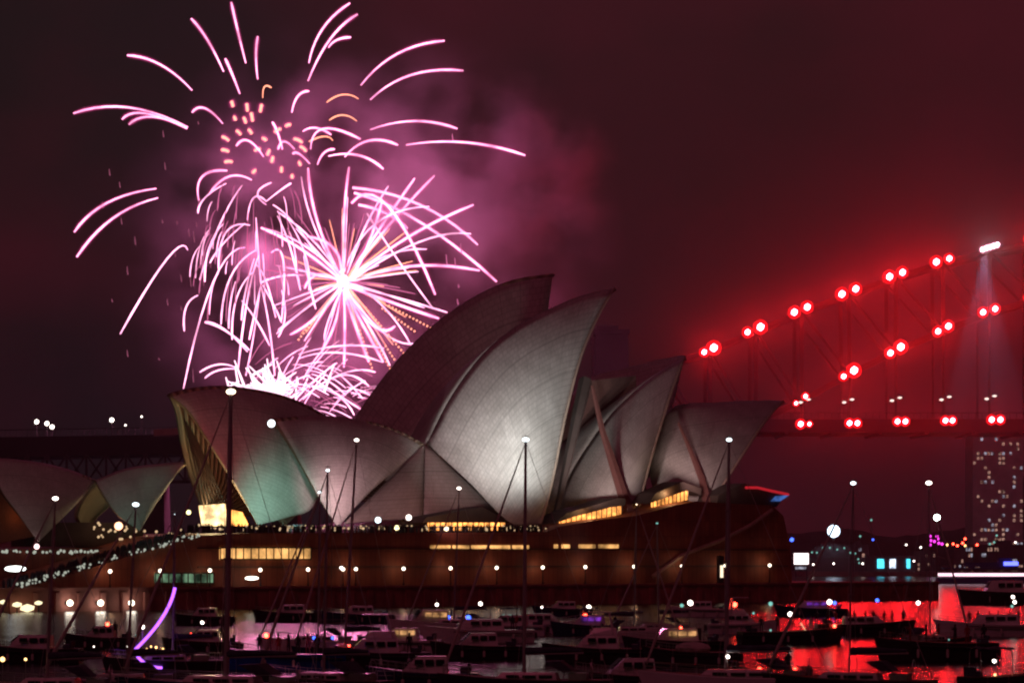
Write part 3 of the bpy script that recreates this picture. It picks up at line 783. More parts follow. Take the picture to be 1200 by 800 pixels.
for x0, x1 in ((650, 654), (659, 668), (679, 698), (702, 725)): win([(x0, 637.5), (x1, 637.5), (x1, 642), (x0, 642)], PW - .25, M['warm_glass2'], 'slit_window')
win([(258, 641), (364, 641), (364, 655), (258, 655)], PW - .25, M['warm_glass2'], 'restaurant_window', 12)
win([(182, 671), (250, 671), (250, 683), (182, 683)], PW - .25, M['green_glass'], 'lower_window', 9)
# dark roofs over the foyer windows
for pts, off in (([(494, 612), (500, 606), (565, 594), (596, 609), (596, 612)], PW + 11),
                 ([(650, 613), (664, 601), (725, 583), (733, 584), (733, 592), (700, 596)], PW + 5.2),
                 ([(760, 590), (768, 578), (800, 564), (822, 572), (822, 580), (806, 574)], PW + 4)):
    q = [on_flank(x, y, off) for x, y in pts]; b = MB(); b.prism(q, -VX * 6); b.build('canopy_roof', M['dark_roof'], oh, OHO)
# dark base under the rightmost shell and viewing deck canopy with coloured edge
q = [on_flank(x, y, PW + 4) for x, y in ((840, 592), (842, 580), (872, 566), (900, 572), (922, 578), (910, 594))]
b = MB(); b.prism(q, -VX * 12); b.build('north_foyer', M['dark_roof'], oh, OHO)
b = MB(); b.tube([on_flank(x, y, PW + 3.4) for x, y in ((874, 571), (888, 571), (905, 575), (924, 579))], .32, 5); b.build('red_light_strip', glow('red_strip', (1, .03, .05), .45), oh, OHO)
b = MB(); q = [on_flank(x, y, PW + 3.2) for x, y in ((905, 587), (911, 581), (925, 580), (914, 587))]; b.prism(q, -VX * .6); b.build('blue_screen', glow('blue_screen', (.1, .25, .8), .5, patchy=.5, scale=.6), oh, OHO)
# small restaurant shells, far left
shell('roof_shell', [(-8, 536), (20, 538), (55, 543), (85, 551), (112, 562)], [(-8, 536), (0, 570), (20, 600), (45, 635)], [(112, 562), (95, 585), (70, 610), (45, 635)], 40, 9, 'small brown restaurant shell at the left edge', bulge=2)
shell('roof_shell', [(217, 541), (190, 543), (150, 548), (112, 562)], [(217, 541), (200, 565), (182, 592), (164, 622)], [(112, 562), (125, 585), (140, 605), (164, 622)], 40, 9, 'small teal restaurant shell beside the grand stair', bulge=2)
b = MB(); q = [on_flank(x, y, 38) for x, y in ((40, 622), (60, 612), (150, 612), (168, 622), (168, 640), (40, 640))]; b.prism(q, -VX * 8); b.build('restaurant_base', M['dark_roof'], oh, OHO)
b = MB(); q = [on_flank(x, y, 37) for x, y in ((0, 575), (10, 590), (42, 628), (0, 636), (-20, 630), (-20, 575))]; b.prism(q, -VX * 1); b.build('restaurant_wall', surf('orange_wall', (.16, .06, .035), .7), oh, OHO)
# lower left terrace block with rows of light
b = MB(); q = [on_flank(x, y, 34) for x, y in ((-60, 645), (180, 640), (215, 632), (215, 700), (-60, 700))]; b.prism(q, -VX * 30); b.build('south_terrace', M['granite'], oh, OHO)

def bulbs(name, pts, off, r, mat):
    b = MB()
    for x, y in pts: b.ball(on_flank(x, y, off), r * rnd.uniform(.7, 1.3), 1)
    o = b.build(name, mat, oh, OHO); o['kind'] = 'stuff'; return o
M['dim_warm'] = glow('small_warm_lamp', (1, .66, .36), .8); M['dim_cool'] = glow('small_cool_lamp', (.85, .9, .75), .5)
bulbs('string_light', [(rnd.uniform(0, 130), 646 + rnd.uniform(-1.5, 1.5)) for _ in range(34)], 32, .28, M['dim_cool'])
bulbs('string_light', [(20 + 215 * t, 688 - 61 * t + rnd.uniform(-5, 1)) for t in [rnd.random() for _ in range(90)]], PW - .4, .22, M['dim_cool'])
bulbs('string_light', [(rnd.uniform(110, 235), rnd.uniform(612, 632)) for _ in range(36)], 36, .26, M['dim_warm'])
bulbs('string_light', [(rnd.uniform(245, 640), 619 + rnd.uniform(-3, 2)) for _ in range(110)], PW + 2, .24, M['dim_warm'])

# bright accent lamps
for x, y, r, c, off in ((318, 496, .75, (.85, .95, 1), HE - 20), (139, 616, .8, (1, .45, .25), 33), (221, 600, .45, (1, .85, .35), 33), (443, 609, .6, (.75, .95, 1), PW + 2),
                        (479, 606, .6, (1, .85, .75), PW + 2), (465, 618, .5, (1, .8, .4), PW + 2), (18, 666, .9, (.95, 1, .95), 14), (43, 640, .5, (1, .6, .6), 30), (523, 619, .5, (1, .8, .5), PW + 2), (295, 677, .62, (1, .95, .8), 12)):
    b = MB(); b.ball((0, 0, 0), r, 2, sc=(2.2, 1, .6) if r in (.9, .62) else (1, 1, 1)); p_ = on_flank(x, y, off)
    o = b.build('accent_lamp', glow('accent_lamp', c, 4), oh); o.location = p_ - OHO

# floodlighting of the shells
def fl(target_px, off_t, src_px, src_off, src_z, e, col, ang=35, bl=.9):
    t = on_flank(*target_px, off_t); s_ = on_flank(src_px, 655, src_off); s_.z = src_z
    spot('shell_floodlight', s_, t, e, col, ang, bl, 1.0, oh)
fl((600, 490), 32, 690, -60, 8, 210000, (.97, .98, .93), 20)
fl((655, 430), 34, 680, -60, 8, 50000, (.97, .98, .94), 22)
fl((570, 490), 30, 545, 3, 16, 27000, (.98, .98, .93), 58)
fl((610, 450), 32, 600, 3, 16, 33000, (.98, .98, .93), 62)
fl((650, 430), 34, 655, 3, 16, 30000, (.98, .98, .93), 60)
fl((720, 510), 30, 700, PW - 3, 20, 22000, (1, .76, .70), 74)
fl((835, 520), 30, 815, PW - 3, 24, 12000, (1, .66, .62), 74)
fl((430, 545), 34, 405, PW - 3, 17, 20000, (1, .58, .62), 80)
fl((540, 575), 34, 520, PW - 6, 17, 3500, (1, .50, .50), 80)
fl((328, 600), 30, 345, PW - 1, 17, 12500, (.50, 1, .78), 74)
fl((260, 500), 40, 270, PW - 6, 17, 9000, (1, .18, .18), 50)
fl((205, 480), 50, 150, PW - 5, 12, 16000, (.3, 1, .6), 16)
fl((165, 590), 32, 190, -50, 5, 45000, (.45, 1, .75), 12)
fl((50, 580), 32, 50, -50, 5, 12000, (.8, .9, .7), 16)
fl((765, 560), 20, 750, 12, 20, 2500, (1, .85, .5), 30)
# warm light inside the leftmost mouth
p_ = on_flank(250, 600, HE - 6); point('foyer_light', p_, 8500, (1, .72, .36), 1.0, oh, OHO)
for x, y in ((690, 596), (550, 604), (785, 578)): point('foyer_light', on_flank(x, y, PW + 3), 500, (1, .55, .25), .6, oh, OHO)
point('restaurant_light', on_flank(25, 605, 35), 60, (1, .3, .08), 1.0, oh, OHO)

# terrace globe lamps
globes = [129, 188, 246, 305, 361, 402, 417, 473, 528, 582, 636, 686, 743, 799, 850, 902]
names = ['at the lower end of the grand stair', 'below the middle of the grand stair', 'above the green lit window strip']
for k, x in enumerate(globes):
    off = PW - 2.2; y = 669 - 7 * (x - 129) / 773
    if x == 402: off = 3
    lb = f'{ORD[k]} white globe lamp from the left along the podium wall'
    q = on_flank(x, y, off)
    lamp_post('globe_lamp', lb, x, y, q.y, .36, M['lamp'], TZ, 'lamp', 'globe lamps along the podium wall', .09, (420, (1, .44, .20)))
for k, x in enumerate((82, 118, 154)):
    q = on_flank(x, 706, -1.2)
    o = empty('bulkhead_lamp', q); tag(o, f'{ORD[k]} bulkhead lamp from the left low on the sea wall', 'lamp', 'round lamps on the sea wall')
    b = MB(); b.ball((0, 0, 0), .58, 2); b.build('lens', M['lamp'], o); b = MB(); b.tube([Vector((0, 0, 0)), -VX * 1.0], .4, 8); b.build('bracket', M['steelwork'], o)
    point('lamp_light', (0, 0, 0), 200, (1, .9, .75), .9, o)
# row of dim lamps at the water's edge, lower left
for k, (x, y, r) in enumerate(((4, 705, .5), (12, 721, .45), (20, 708, .6), (32, 712, .9), (45, 706, .5), (60, 722, .4), (46, 722, .4))):
    q = on_flank(x, y, -2); o = empty('pontoon_lamp', Vector((q.x, q.y, 0))); tag(o, f'{["low", "small", "yellow", "large yellow", "dim", "outer", "lower"][k]} pontoon lamp by the sea wall in the bottom left corner', 'lamp', 'pontoon lamps at the lower left')
    b = MB(); b.tube([(0, 0, -.5), (0, 0, q.z)], .12, 6); b.build('post', M['steelwork'], o)
    b = MB(); b.ball((0, 0, q.z), r, 1, sc=(1.6, 1, .8)); b.build('globe', glow('pontoon_glow', (1, .85, .5), 1.6), o)
# tall slender marker at the terrace and dark notice pillar
o = empty('light_pillar', wall_pt(844, 3, TZ)); tag(o, 'short dark pillar with a bright cream panel on the terrace', 'pillar')
b = MB(); b.box((0, 0, 3), (1.4, .8, 6), R(42)); b.build('column', M['steelwork'], o)
b = MB(); b.box(VX * .45 + Vector((0, 0, 2.6)), (.8, .15, 2.6), R(42)); b.build('panel', glow('cream_panel', (1, .8, .55), 1.6), o)

# crowd on the stair and podium edge
b = MB()
def mini(q, h):
    b.tube([q, q + Vector((0, 0, h * .5)), q + Vector((0, 0, h * .82))], [.17, .23, .2], 5); b.ball(q + Vector((0, 0, h * .92)), .13, 1)
for k in range(220):
    t = rnd.random(); j = min(3, int(t * 4)); q = Q[j].lerp(Q[j + 1], t * 4 - j) - VX * rnd.uniform(1, 5) + Vector((0, 0, .1)); mini(q, rnd.uniform(1.5, 1.85))
for k in range(260):
    q = pod(rnd.uniform(232, 645), 624) - VX * rnd.uniform(.4, 4); mini(q, rnd.uniform(1.5, 1.85))
tag(b.build('crowd', M['cloth_dark']), 'dense dark crowd lining the stair, podium edge and terrace', kind='stuff')
M['cabin_purple'] = glow('purple_cabin_light', (.35, .06, .8), .35, patchy=.8, scale=1.5)
M['cabin_warm'] = glow('warm_cabin_light', (1, .5, .2), .45, patchy=.8, scale=1.5)
M['lamp_cream'] = glow('cream_masthead_lamp', (1, .75, .5), 5)
M['lamp_cool'] = glow('cool_masthead_lamp', (.8, .95, 1), 4)
# ---------------------------------------------------------------- people (built once, copied)
def make_person(pose):
    J = {'pelvis': (0, 0, .93), 'chest': (0.02, 0, 1.28), 'neck': (0.02, 0, 1.47), 'head': (.03, 0, 1.60), 'crown': (.03, 0, 1.72)}
    arms = {'stand': [((0, .19, 1.40), (-.02, .25, 1.12), (.08, .24, .88)), ((0, -.19, 1.40), (-.02, -.25, 1.12), (.08, -.24, .88))],
            'photo': [((0, .19, 1.40), (.18, .24, 1.22), (.33, .10, 1.47)), ((0, -.19, 1.40), (.18, -.24, 1.22), (.33, -.10, 1.47))],
            'sit': [((0, .19, 1.40), (.04, .25, 1.14), (.28, .18, 1.03)), ((0, -.19, 1.40), (.04, -.25, 1.14), (.28, -.18, 1.03))],
            'point': [((0, .19, 1.40), (.22, .27, 1.50), (.42, .26, 1.72)), ((0, -.19, 1.40), (-.04, -.25, 1.12), (.10, -.22, .90))]}[pose]
    if pose == 'sit': legs = [((0, .10, .90), (.42, .13, .92), (.44, .13, .50)), ((0, -.10, .90), (.42, -.13, .92), (.44, -.13, .50))]
    else: legs = [((0, .10, .90), (.03, .12, .50), (-.02, .13, .08)), ((0, -.10, .90), (.0, -.12, .50), (.02, -.14, .08))]
    V = []; E = []; Rr = []
    def v(p, r): V.append(p); Rr.append(r); return len(V) - 1
    pe = v(J['pelvis'], (.15, .12)); ch = v(J['chest'], (.18, .12)); ne = v(J['neck'], (.07, .07)); hd = v(J['head'], (.105, .095)); cr_ = v(J['crown'], (.075, .075))
    E += [(pe, ch), (ch, ne), (ne, hd), (hd, cr_)]
    for s, e, h in arms:
        a = v(s, (.07, .07)); b_ = v(e, (.047, .047)); c = v(h, (.033, .033)); d = v((h[0] + .07, h[1], h[2] + (.04 if pose != 'stand' else -.09)), (.04, .022)); E += [(ch, a), (a, b_), (b_, c), (c, d)]
    for s, e, h in legs:
        a = v(s, (.10, .10)); b_ = v(e, (.068, .068)); c = v(h, (.045, .045)); d = v((h[0] + .17, h[1], h[2] - .035), (.045, .035)); E += [(pe, a), (a, b_), (b_, c), (c, d)]
    me = bpy.data.meshes.new('person'); me.from_pydata(V, E, [])
    o = bpy.data.objects.new('person_source', me); COL.objects.link(o)
    o.modifiers.new('skin', 'SKIN').use_smooth_shade = True
    sv = me.skin_vertices[0].data
    for i, r in enumerate(Rr): sv[i].radius = r
    sv[0].use_root = True
    o.modifiers.new('sub', 'SUBSURF').levels = 1
    bpy.context.view_layer.update()
    dg = bpy.context.evaluated_depsgraph_get()
    res = bpy.data.meshes.new_from_object(o.evaluated_get(dg)); bpy.data.objects.remove(o)
    for m_ in (M['cloth_dark'], M['skin'], M['cloth_red'], M['cloth_pale']): res.materials.append(m_)
    for p_ in res.polygons: p_.material_index = 1 if p_.center.z > 1.5 else 0
    return res
PERSON = {k: make_person(k) for k in ('stand', 'photo', 'sit', 'point')}
hair_b = MB(); hair_b.ball((.01, 0, 1.67), .115, 2, sc=(1, .92, .85)); HAIR = None
def person(loc, face, pose, cloth, label):
    global HAIR
    key = pose + cloth
    if key not in PERSON:
        c = PERSON[pose].copy(); c.materials.clear()
        for m_ in (M[cloth], M['skin']): c.materials.append(m_)
        PERSON[key] = c
    o = bpy.data.objects.new('person', PERSON[key]); COL.objects.link(o)
    o.location = Vector(loc) - Vector((0, 0, .47 if pose == 'sit' else .04)); o.rotation_euler = (0, 0, face)
    tag(o, label, 'person', 'people aboard the boats')
    if HAIR is None:
        HAIR = hair_b.build('hair', M['cloth_dark'], o, smooth=True)
    else:
        h = HAIR.copy(); COL.objects.link(h); h.parent = o
    return o

# ---------------------------------------------------------------- boats
def hull_mb(L, B, H, sheer=.35, flare=.85, stern=.8, depth=.5):
    """closed hull: bow at +x, waterline z=0, deck height H amidships"""
    b = MB(); rows = []; n = 12
    for i in range(n + 1):
        s = i / n; x = -L / 2 + L * s
        wdt = B / 2 * (stern + (1 - stern) * math.sin(min(1, s / .45) * math.pi / 2)) * (max(0.02, 1 - max(0, (s - .45) / .55) ** 2.1))
        zt = H + sheer * (max(0, s - .3) / .7) ** 2 + .12 * sheer * (1 - s)
        rake = (L * .06) * (max(0, s - .6) / .4) ** 2
        row = []
        for (ky, kz, kx) in ((0, -depth, 0), (.62 * flare, -depth * .75, 0), (.9 * flare, 0, .2), (flare * 1.06, zt * .55, .6), (1, zt, 1), (.97, zt + .06, 1)):
            row.append(Vector((x + rake * kx, wdt * ky, kz)))
        rows.append(row)
    full = [[Vector((p.x, -p.y, p.z)) for p in reversed(r)] + r[1:] for r in rows]
    b.grid(full)
    # deck and transom
    m_ = len(full[0]); base = 0
    for i in range(n):
        a = i * m_; c = (i + 1) * m_; b.f.append((a, a + m_ - 1, c + m_ - 1, c)); b.m.append(1)
    b.f.append(tuple(range(m_))); b.m.append(0); b.f.append(tuple(range(n * m_, (n + 1) * m_))); b.m.append(0)
    return b
def deck_z(L, H, sheer, x):
    s = x / L + .5; return H + sheer * (max(0, s - .3) / .7) ** 2 + .12 * sheer * (1 - s)

def cabin_mb(x0, x1, w0, w1, z0, h, slope=.5):
    b = MB(); pts0 = [(x0, w0), (x1, w1)]
    vs = [(x0, -w0, z0), (x1, -w1, z0), (x1, w1, z0), (x0, w0, z0), (x0 + .15, -w0 * .86, z0 + h), (x1 - slope, -w1 * .8, z0 + h), (x1 - slope, w1 * .8, z0 + h), (x0 + .15, w0 * .86, z0 + h)]
    return b.add(vs, [(3, 2, 1, 0), (4, 5, 6, 7), (0, 1, 5, 4), (1, 2, 6, 5), (2, 3, 7, 6), (3, 0, 4, 7)])
def windows(parent, x0, x1, w, z, h, n=3, mat='tinted'):
    for sgn in (-1, 1):
        for k in range(n):
            xa = x0 + (x1 - x0) * (k + .1) / n; xb = x0 + (x1 - x0) * (k + .9) / n
            b = MB(); b.box(((xa + xb) / 2, sgn * w, z), (xb - xa, .06, h)); b.build('cabin_window', M[mat], parent)
def rail(parent, L, B, H, sheer, x0, x1, h=.65):
    b = MB()
    for sgn in (-1, 1):
        pts = []
        for k in range(8):
            x = x0 + (x1 - x0) * k / 7; s = x / L + .5
            wd = B / 2 * max(.03, 1 - max(0, (s - .45) / .55) ** 2.1) * .95; z = deck_z(L, H, sheer, x)
            xx = x + L * .06 * (max(0, s - .6) / .4) ** 2
            pts.append(Vector((xx, sgn * wd, z + h))); b.tube([Vector((xx, sgn * wd, z)), pts[-1]], .022, 4)
        b.tube(pts, .025, 4); b.tube([p_ - Vector((0, 0, h * .45)) for p_ in pts], .015, 4)
    b.build('guard_rail', M['steel'], parent)
boat_no = [0]
def light_part(parent, p_, r, mat, name='nav_light'):
    b = MB(); b.ball(p_, r, 1); return b.build(name, M[mat], parent)

def place_lights(root, rz, loc, lights):
    """small lamps given by the direction they are seen in, at the boat's own distance"""
    Mi = Matrix.Rotation(-rz, 3, 'Z')
    for x, y, mat, r in lights:
        q = Mi @ (at(x, y, loc[1]) - Vector(loc)); q.y = max(-1.4, min(1.4, q.y)) if abs(math.cos(rz)) > .5 else q.y
        zb = 1.2
        if q.z > 2.6:
            b = MB(); b.tube([Vector((q.x, q.y, zb)), q], .03, 4); b.build('lamp_staff', M['steel'], root)
        light_part(root, q, r * .68, mat)

def yacht(px, wl, L, label, hull='white_paint', heading=180, mast_px=None, top=None, mat_top='lamp_white', lights=(), boom=True, lean=0, stay=True, furled=True, mast_r=.1, lamp_r=.24):
    Y = water_y(wl); q = at(px, HOR, Y); loc = (q.x, Y, 0); rz = R(heading)
    root = empty('sailing_yacht', loc, rz); tag(root, label, 'sailing boat', 'yachts moored in the bay')
    B = L * .29; H = .95 + L * .02; sh = .45
    hull_mb(L, B, H, sh).build('hull', [M[hull], M['teak']], root, smooth=False)
    z0 = deck_z(L, H, sh, 0)
    cabin_mb(-L * .18, L * .22, B * .30, B * .2, z0 - .02, .55, .7).build('coachroof', M['white_paint'], root)
    windows(root, -L * .16, L * .14, B * .285, z0 + .26, .2, 3)
    b = MB(); b.box((-L * .3, 0, z0 + .25), (1.2, B * .5, .5)); b.tube([(-L * .38, 0, z0), (-L * .38, 0, z0 + .9)], .05, 5)
    ring = [Vector((-L * .38, math.cos(a) * .45, z0 + .95 + math.sin(a) * .45)) for a in [2 * math.pi * k / 12 for k in range(13)]]; b.tube(ring, .025, 4); b.build('helm', M['steel'], root)
    b = MB(); b.prism([(-L * .22, -B * .3, z0 + .5), (-L * .10, -B * .26, z0 + 1.25), (-L * .20, -B * .27, z0 + 1.3), (-L * .28, -B * .3, z0 + .6)], (0, B * .6, 0)); b.build('sprayhood', M['canvas'], root)
    rail(root, L, B, H, sh, -L * .46, L * .47)
    Hm = at(px, top, Y).z; mx = L * .06
    Mi = Matrix.Rotation(-rz, 3, 'Z')
    mt = Mi @ (at(mast_px, top, Y) - Vector(loc)); mt.y *= .3
    mb_ = Vector((mt.x + lean * Y / F * math.cos(rz), 0, z0 + .4))
    b = MB(); b.tube([mb_, mb_.lerp(mt, .5), mt], [mast_r, mast_r * .95, mast_r * .6], 8); 
    mo = b.build('mast', M['alu'], root)
    b = MB()
    for t in (.42, .7):
        c = mb_.lerp(mt, t); b.bar(c + Vector((0, -B * .24, 0)), c + Vector((0, B * .24, 0)), .06)
    b.build('spreader', M['alu'], mo)
    b = MB()
    for s_ in (-1, 1):
        b.tube([mt, mb_.lerp(mt, .7) + Vector((0, s_ * B * .24, 0)), mb_.lerp(mt, .42) + Vector((0, s_ * B * .24, 0)), Vector((mb_.x - .2, s_ * B * .44, z0))], .018, 3)
        b.tube([mb_.lerp(mt, .42), Vector((mb_.x + .3, s_ * B * .42, z0))], .015, 3)
    if stay: b.tube([mt, Vector((L * .52, 0, z0 + .4))], .03, 4)
    b.tube([mt, Vector((-L * .49, 0, z0 + .1))], .02, 3)
    b.build('rigging', M['steel'], root)
    if stay and furled:
        f0 = Vector((L * .51, 0, z0 + .9)); f1 = mt.lerp(f0, .06); b = MB(); b.tube([f0, f0.lerp(f1, .1), f0.lerp(f1, .7), f1], [.05, .11, .08, .04], 6); b.build('furled_jib', M['sail'], root)
    if boom:
        b = MB(); c = mb_ + Vector((0, 0, 1.3)); e = c + Vector((-L * .36, 0, .1)); b.tube([c, e], .07, 6); bo = b.build('boom', M['alu'], root)
        b = MB(); b.tube([c + Vector((-.1, 0, .22)), c.lerp(e, .5) + Vector((0, 0, .24)), e + Vector((.1, 0, .16))], [.24, .2, .1], 7); b.build('furled_sail', M['canvas'], bo)
    b = MB(); b.tube([mt, mt + Vector((0, 0, .5))], .02, 3); b.bar(mt + Vector((-.25, 0, .35)), mt + Vector((.3, 0, .35)), .03); b.build('wind_vane', M['steel'], mo)
    b = MB(); b.ball(mt + Vector((0, 0, .12)), lamp_r * .6, 2, sc=(1.25, 1, .75)); b.build('masthead_light', M[mat_top if mat_top != 'lamp_white' else ('lamp_white', 'lamp_cream', 'lamp_cool')[int(px) % 3]], mo)
    place_lights(root, rz, loc, lights)
    return root, loc, rz, z0

def motor(px, wl, L, label, hull='white_paint', heading=0, fly=False, arch=False, bimini=False, cabin=True, lights=(), name='motor_cruiser', cat='motor boat', win='tinted', H=None, cabin_h=1.25):
    Y = water_y(wl); q = at(px, HOR, Y); loc = (q.x, Y, 0); rz = R(heading)
    root = empty(name, loc, rz); tag(root, label, cat, 'motor boats at anchor in the bay')
    B = L * .32; H = H or (.85 + L * .035); sh = .4 + L * .02
    hull_mb(L, B, H, sh, flare=.8, stern=.95).build('hull', [M[hull], M['white_paint'] if hull != 'black_paint' else M['teak']], root)
    z0 = deck_z(L, H, sh, 0)
    b = MB()
    for s_ in (-1, 1): b.tube([Vector((-L * .48, s_ * B * .49, H * .8)), Vector((0, s_ * B * .515, H * .86)), Vector((L * .25, s_ * B * .43, H * .95))], .06, 5)
    b.build('rub_strake', M['rubber'], root)
    if cabin:
        cabin_mb(-L * .22, L * .24, B * .40, B * .28, z0 - .03, cabin_h, 1.3).build('cabin', M['white_paint'], root)
        windows(root, -L * .20, L * .10, B * .385, z0 + cabin_h * .62, cabin_h * .34, 3, win)
        b = MB(); b.add([(L * .24 - .45, -B * .22, z0 + cabin_h * .42), (L * .24 - .45, B * .22, z0 + cabin_h * .42), (L * .24 - 1.2, B * .2, z0 + cabin_h * .97), (L * .24 - 1.2, -B * .2, z0 + cabin_h * .97)], [(0, 1, 2, 3)])
        b2_ = MB(); v_ = b.v; b2_.prism(v_, (.06, 0, .06)); b2_.build('windscreen', M['tinted'], root)
    zt = z0 + (cabin_h if cabin else 0)
    if fly:
        b = cabin_mb(-L * .20, L * .08, B * .34, B * .26, zt, .6, .4); b.build('flybridge', M['white_paint'], root)
        b = MB(); b.tube([(-L * .16, -B * .34, zt + .1), (-L * .12, -B * .3, zt + 1.9), (-L * .12, B * .3, zt + 1.9), (-L * .16, B * .34, zt + .1)], .08, 6); b.box((-L * .02, 0, zt + 2.0), (L * .24, B * .66, .08)); b.build('radar_arch', M['white_paint'], root)
    if arch or bimini:
        a0, a1, hh_ = (-L * .36, L * .02, 2.0) if bimini else (-L * .12, L * .1, 2.05)
        b = MB()
        for x in (a0, a1):
            b.tube([(x, -B * .4, z0), (x, -B * .36, z0 + hh_ - .3), (x, -B * .25, z0 + hh_), (x, B * .25, z0 + hh_), (x, B * .36, z0 + hh_ - .3), (x, B * .4, z0)], .035, 5)
        b.build('canopy_frame', M['steel'], root)
        b = MB(); b.grid([[Vector((a0 - .2 + (a1 - a0 + .4) * i / 6, B * .4 * math.sin(-1 + 2 * j / 6) / .84, z0 + hh_ - .22 + .28 * math.cos(-1 + 2 * j / 6) + .05 * math.sin(i * 2))) for j in range(7)] for i in range(7)])
        cv = b.build('canopy', M['canvas'], root); cv.modifiers.new('thick', 'SOLIDIFY').thickness = .05
    rail(root, L, B, H, sh, 0, L * .46, .6)
    for fx in (-.3, -.05, .2):
        b = MB(); yy = B * .53 * (1 if fx < .1 else .88)
        for s_ in (-1, 1)[:1] if math.cos(rz) > 0 else (1,): b.tube([(L * fx, s_ * yy, H * .72), (L * fx, s_ * yy, H * .68), (L * fx, s_ * yy, H * .25), (L * fx, s_ * yy, H * .2)], [.04, .13, .13, .04], 7); b.tube([(L * fx, s_ * yy, H * .7), (L * fx, s_ * yy * .93, z0 + .3)], .012, 3)
        b.build('fender', M['sail'], root)
    b = MB(); b.box((-L * .38, 0, z0 + .22), (.7, B * .7, .4)); b.box((-L * .41 - .05, 0, z0 + .5), (.18, B * .7, .4)); b.build('stern_bench', M['canvas'], root)
    b = MB(); b.box((-L * .52, 0, .25), (.55, .9, .12)); b.box((-L * .52, .0, .75), (.38, .36, .7), taper=.8); b.build('outboard', M['rubber'], root)
    b = MB(); b.tube([(-L * .1, 0, zt), (-L * .1, 0, zt + 1.6)], .025, 4); b.build('antenna', M['steel'], root)
    place_lights(root, rz, loc, lights)
    return root, loc, rz, z0

def crew(bt, spec, what):
    root, loc, rz, z0 = bt; Rm = Matrix.Rotation(rz, 3, 'Z')
    for dx, dy, pose, cloth, face, lb in spec:
        q = Vector(loc) + Rm @ Vector((dx, dy, 0)); person((q.x, q.y, z0 + (.45 if pose == 'sit' else 0)), R(face), pose, cloth, f'person {lb} {what}')

W = 'lamp_white'
# --- yachts
yacht(262, 824, 13, 'dark yacht with the tallest mast, rising in front of the leftmost shell', 'navy_paint', 168, 271, 461, lean=-6, lamp_r=.42, mast_r=.2)
yacht(620, 818, 11, 'yacht whose mast stands before the biggest pale shell', 'black_paint', 172, 616, 517, lean=-2, lamp_r=.3, mast_r=.14)
yacht(866, 815, 12.5, 'yacht whose mast stands before the rightmost shell', 'white_paint', 165, 854, 517, lean=-4, lamp_r=.26, mast_r=.15, lights=[(853, 769, W, .2)])
yacht(408, 778, 9, 'yacht with a leaning mast left of the side shells', 'navy_paint', 176, 418, 517, lean=-14, lamp_r=.28, mast_r=.14)
yacht(380, 818, 10, 'yacht with the taller of two close masts below the mauve shell', 'black_paint', 150, 385, 553, lean=-6, lamp_r=.18)
yacht(368, 765, 10, 'yacht with the shorter of two close masts below the mauve shell', 'white_paint', 190, 375, 578, lean=-2, lamp_r=.25)
yacht(534, 742, 11.5, 'yacht with a short mast before the lit foyer windows', 'white_paint', 170, 538, 573, lean=-6, lamp_r=.36)
yacht(998, 818, 11, 'yacht with a thin mast against the red lit water', 'black_paint', 160, 1000, 568, lean=-5, lamp_r=.25, mast_r=.07)
yacht(1092, 764, 8, 'yacht with a thin mast beside the brilliant shore lamp', 'black_paint', 20, 1088, 567, lean=2, lamp_r=.42, mast_r=.07, boom=False)
yacht(60, 826, 10, 'yacht with a mast before the small brown restaurant shell', 'black_paint', 175, 65, 586, lean=-10, lamp_r=.26, lights=[(3, 772, 'lamp_amber', .25), (30, 772, 'lamp_amber', .15)])
yacht(140, 820, 9.5, 'yacht with a mast before the small teal restaurant shell', 'navy_paint', 184, 159, 593, lean=-10, lamp_r=.3)
ledb = yacht(194, 792, 9, 'yacht outlined along its forestay by a curved purple light string', 'black_paint', 195, 205, 604, lean=-2, lamp_r=.05, furled=False, lights=[(167, 734, W, .27), (160, 744, 'lamp_teal', .15), (150, 757, W, .16), (191, 760, 'lamp_amber', .16), (183, 758, 'lamp_amber', .16), (172, 760, 'lamp_amber', .14), (177, 757, 'lamp_amber', .12)])
yacht(770, 748, 10, 'yacht with a thick dark mast left of the cream light pillar', 'black_paint', 185, 770, 614, lean=2, lamp_r=.2, mast_r=.13, mat_top='lamp_teal')
yacht(742, 752, 9.5, 'white yacht with a slim mast right of the biggest shell', 'white_paint', 8, 746, 592, lean=-3, lamp_r=.12)
# purple LED string of the yacht
root, loc, rz, z0 = ledb
Mi = Matrix.Rotation(-rz, 3, 'Z'); pts = []
for s_, e in ((((205, 688), (199, 722), (157, 762)), 0), (((157, 762), (168, 782), (190, 782)), 1)):
    for k in range(14):
        t = k / 13; a, b_, c = [Vector(p_) for p_ in s_]; q = a * (1 - t) ** 2 + b_ * 2 * t * (1 - t) + c * t * t
        v_ = Mi @ (at(q.x, q.y, loc[1] - 1.5) - Vector(loc)); pts.append(v_)
b = MB(); b.tube(pts, .13, 6); b.build('light_string', glow('purple_led', (.42, .10, 1), 2.6), root)

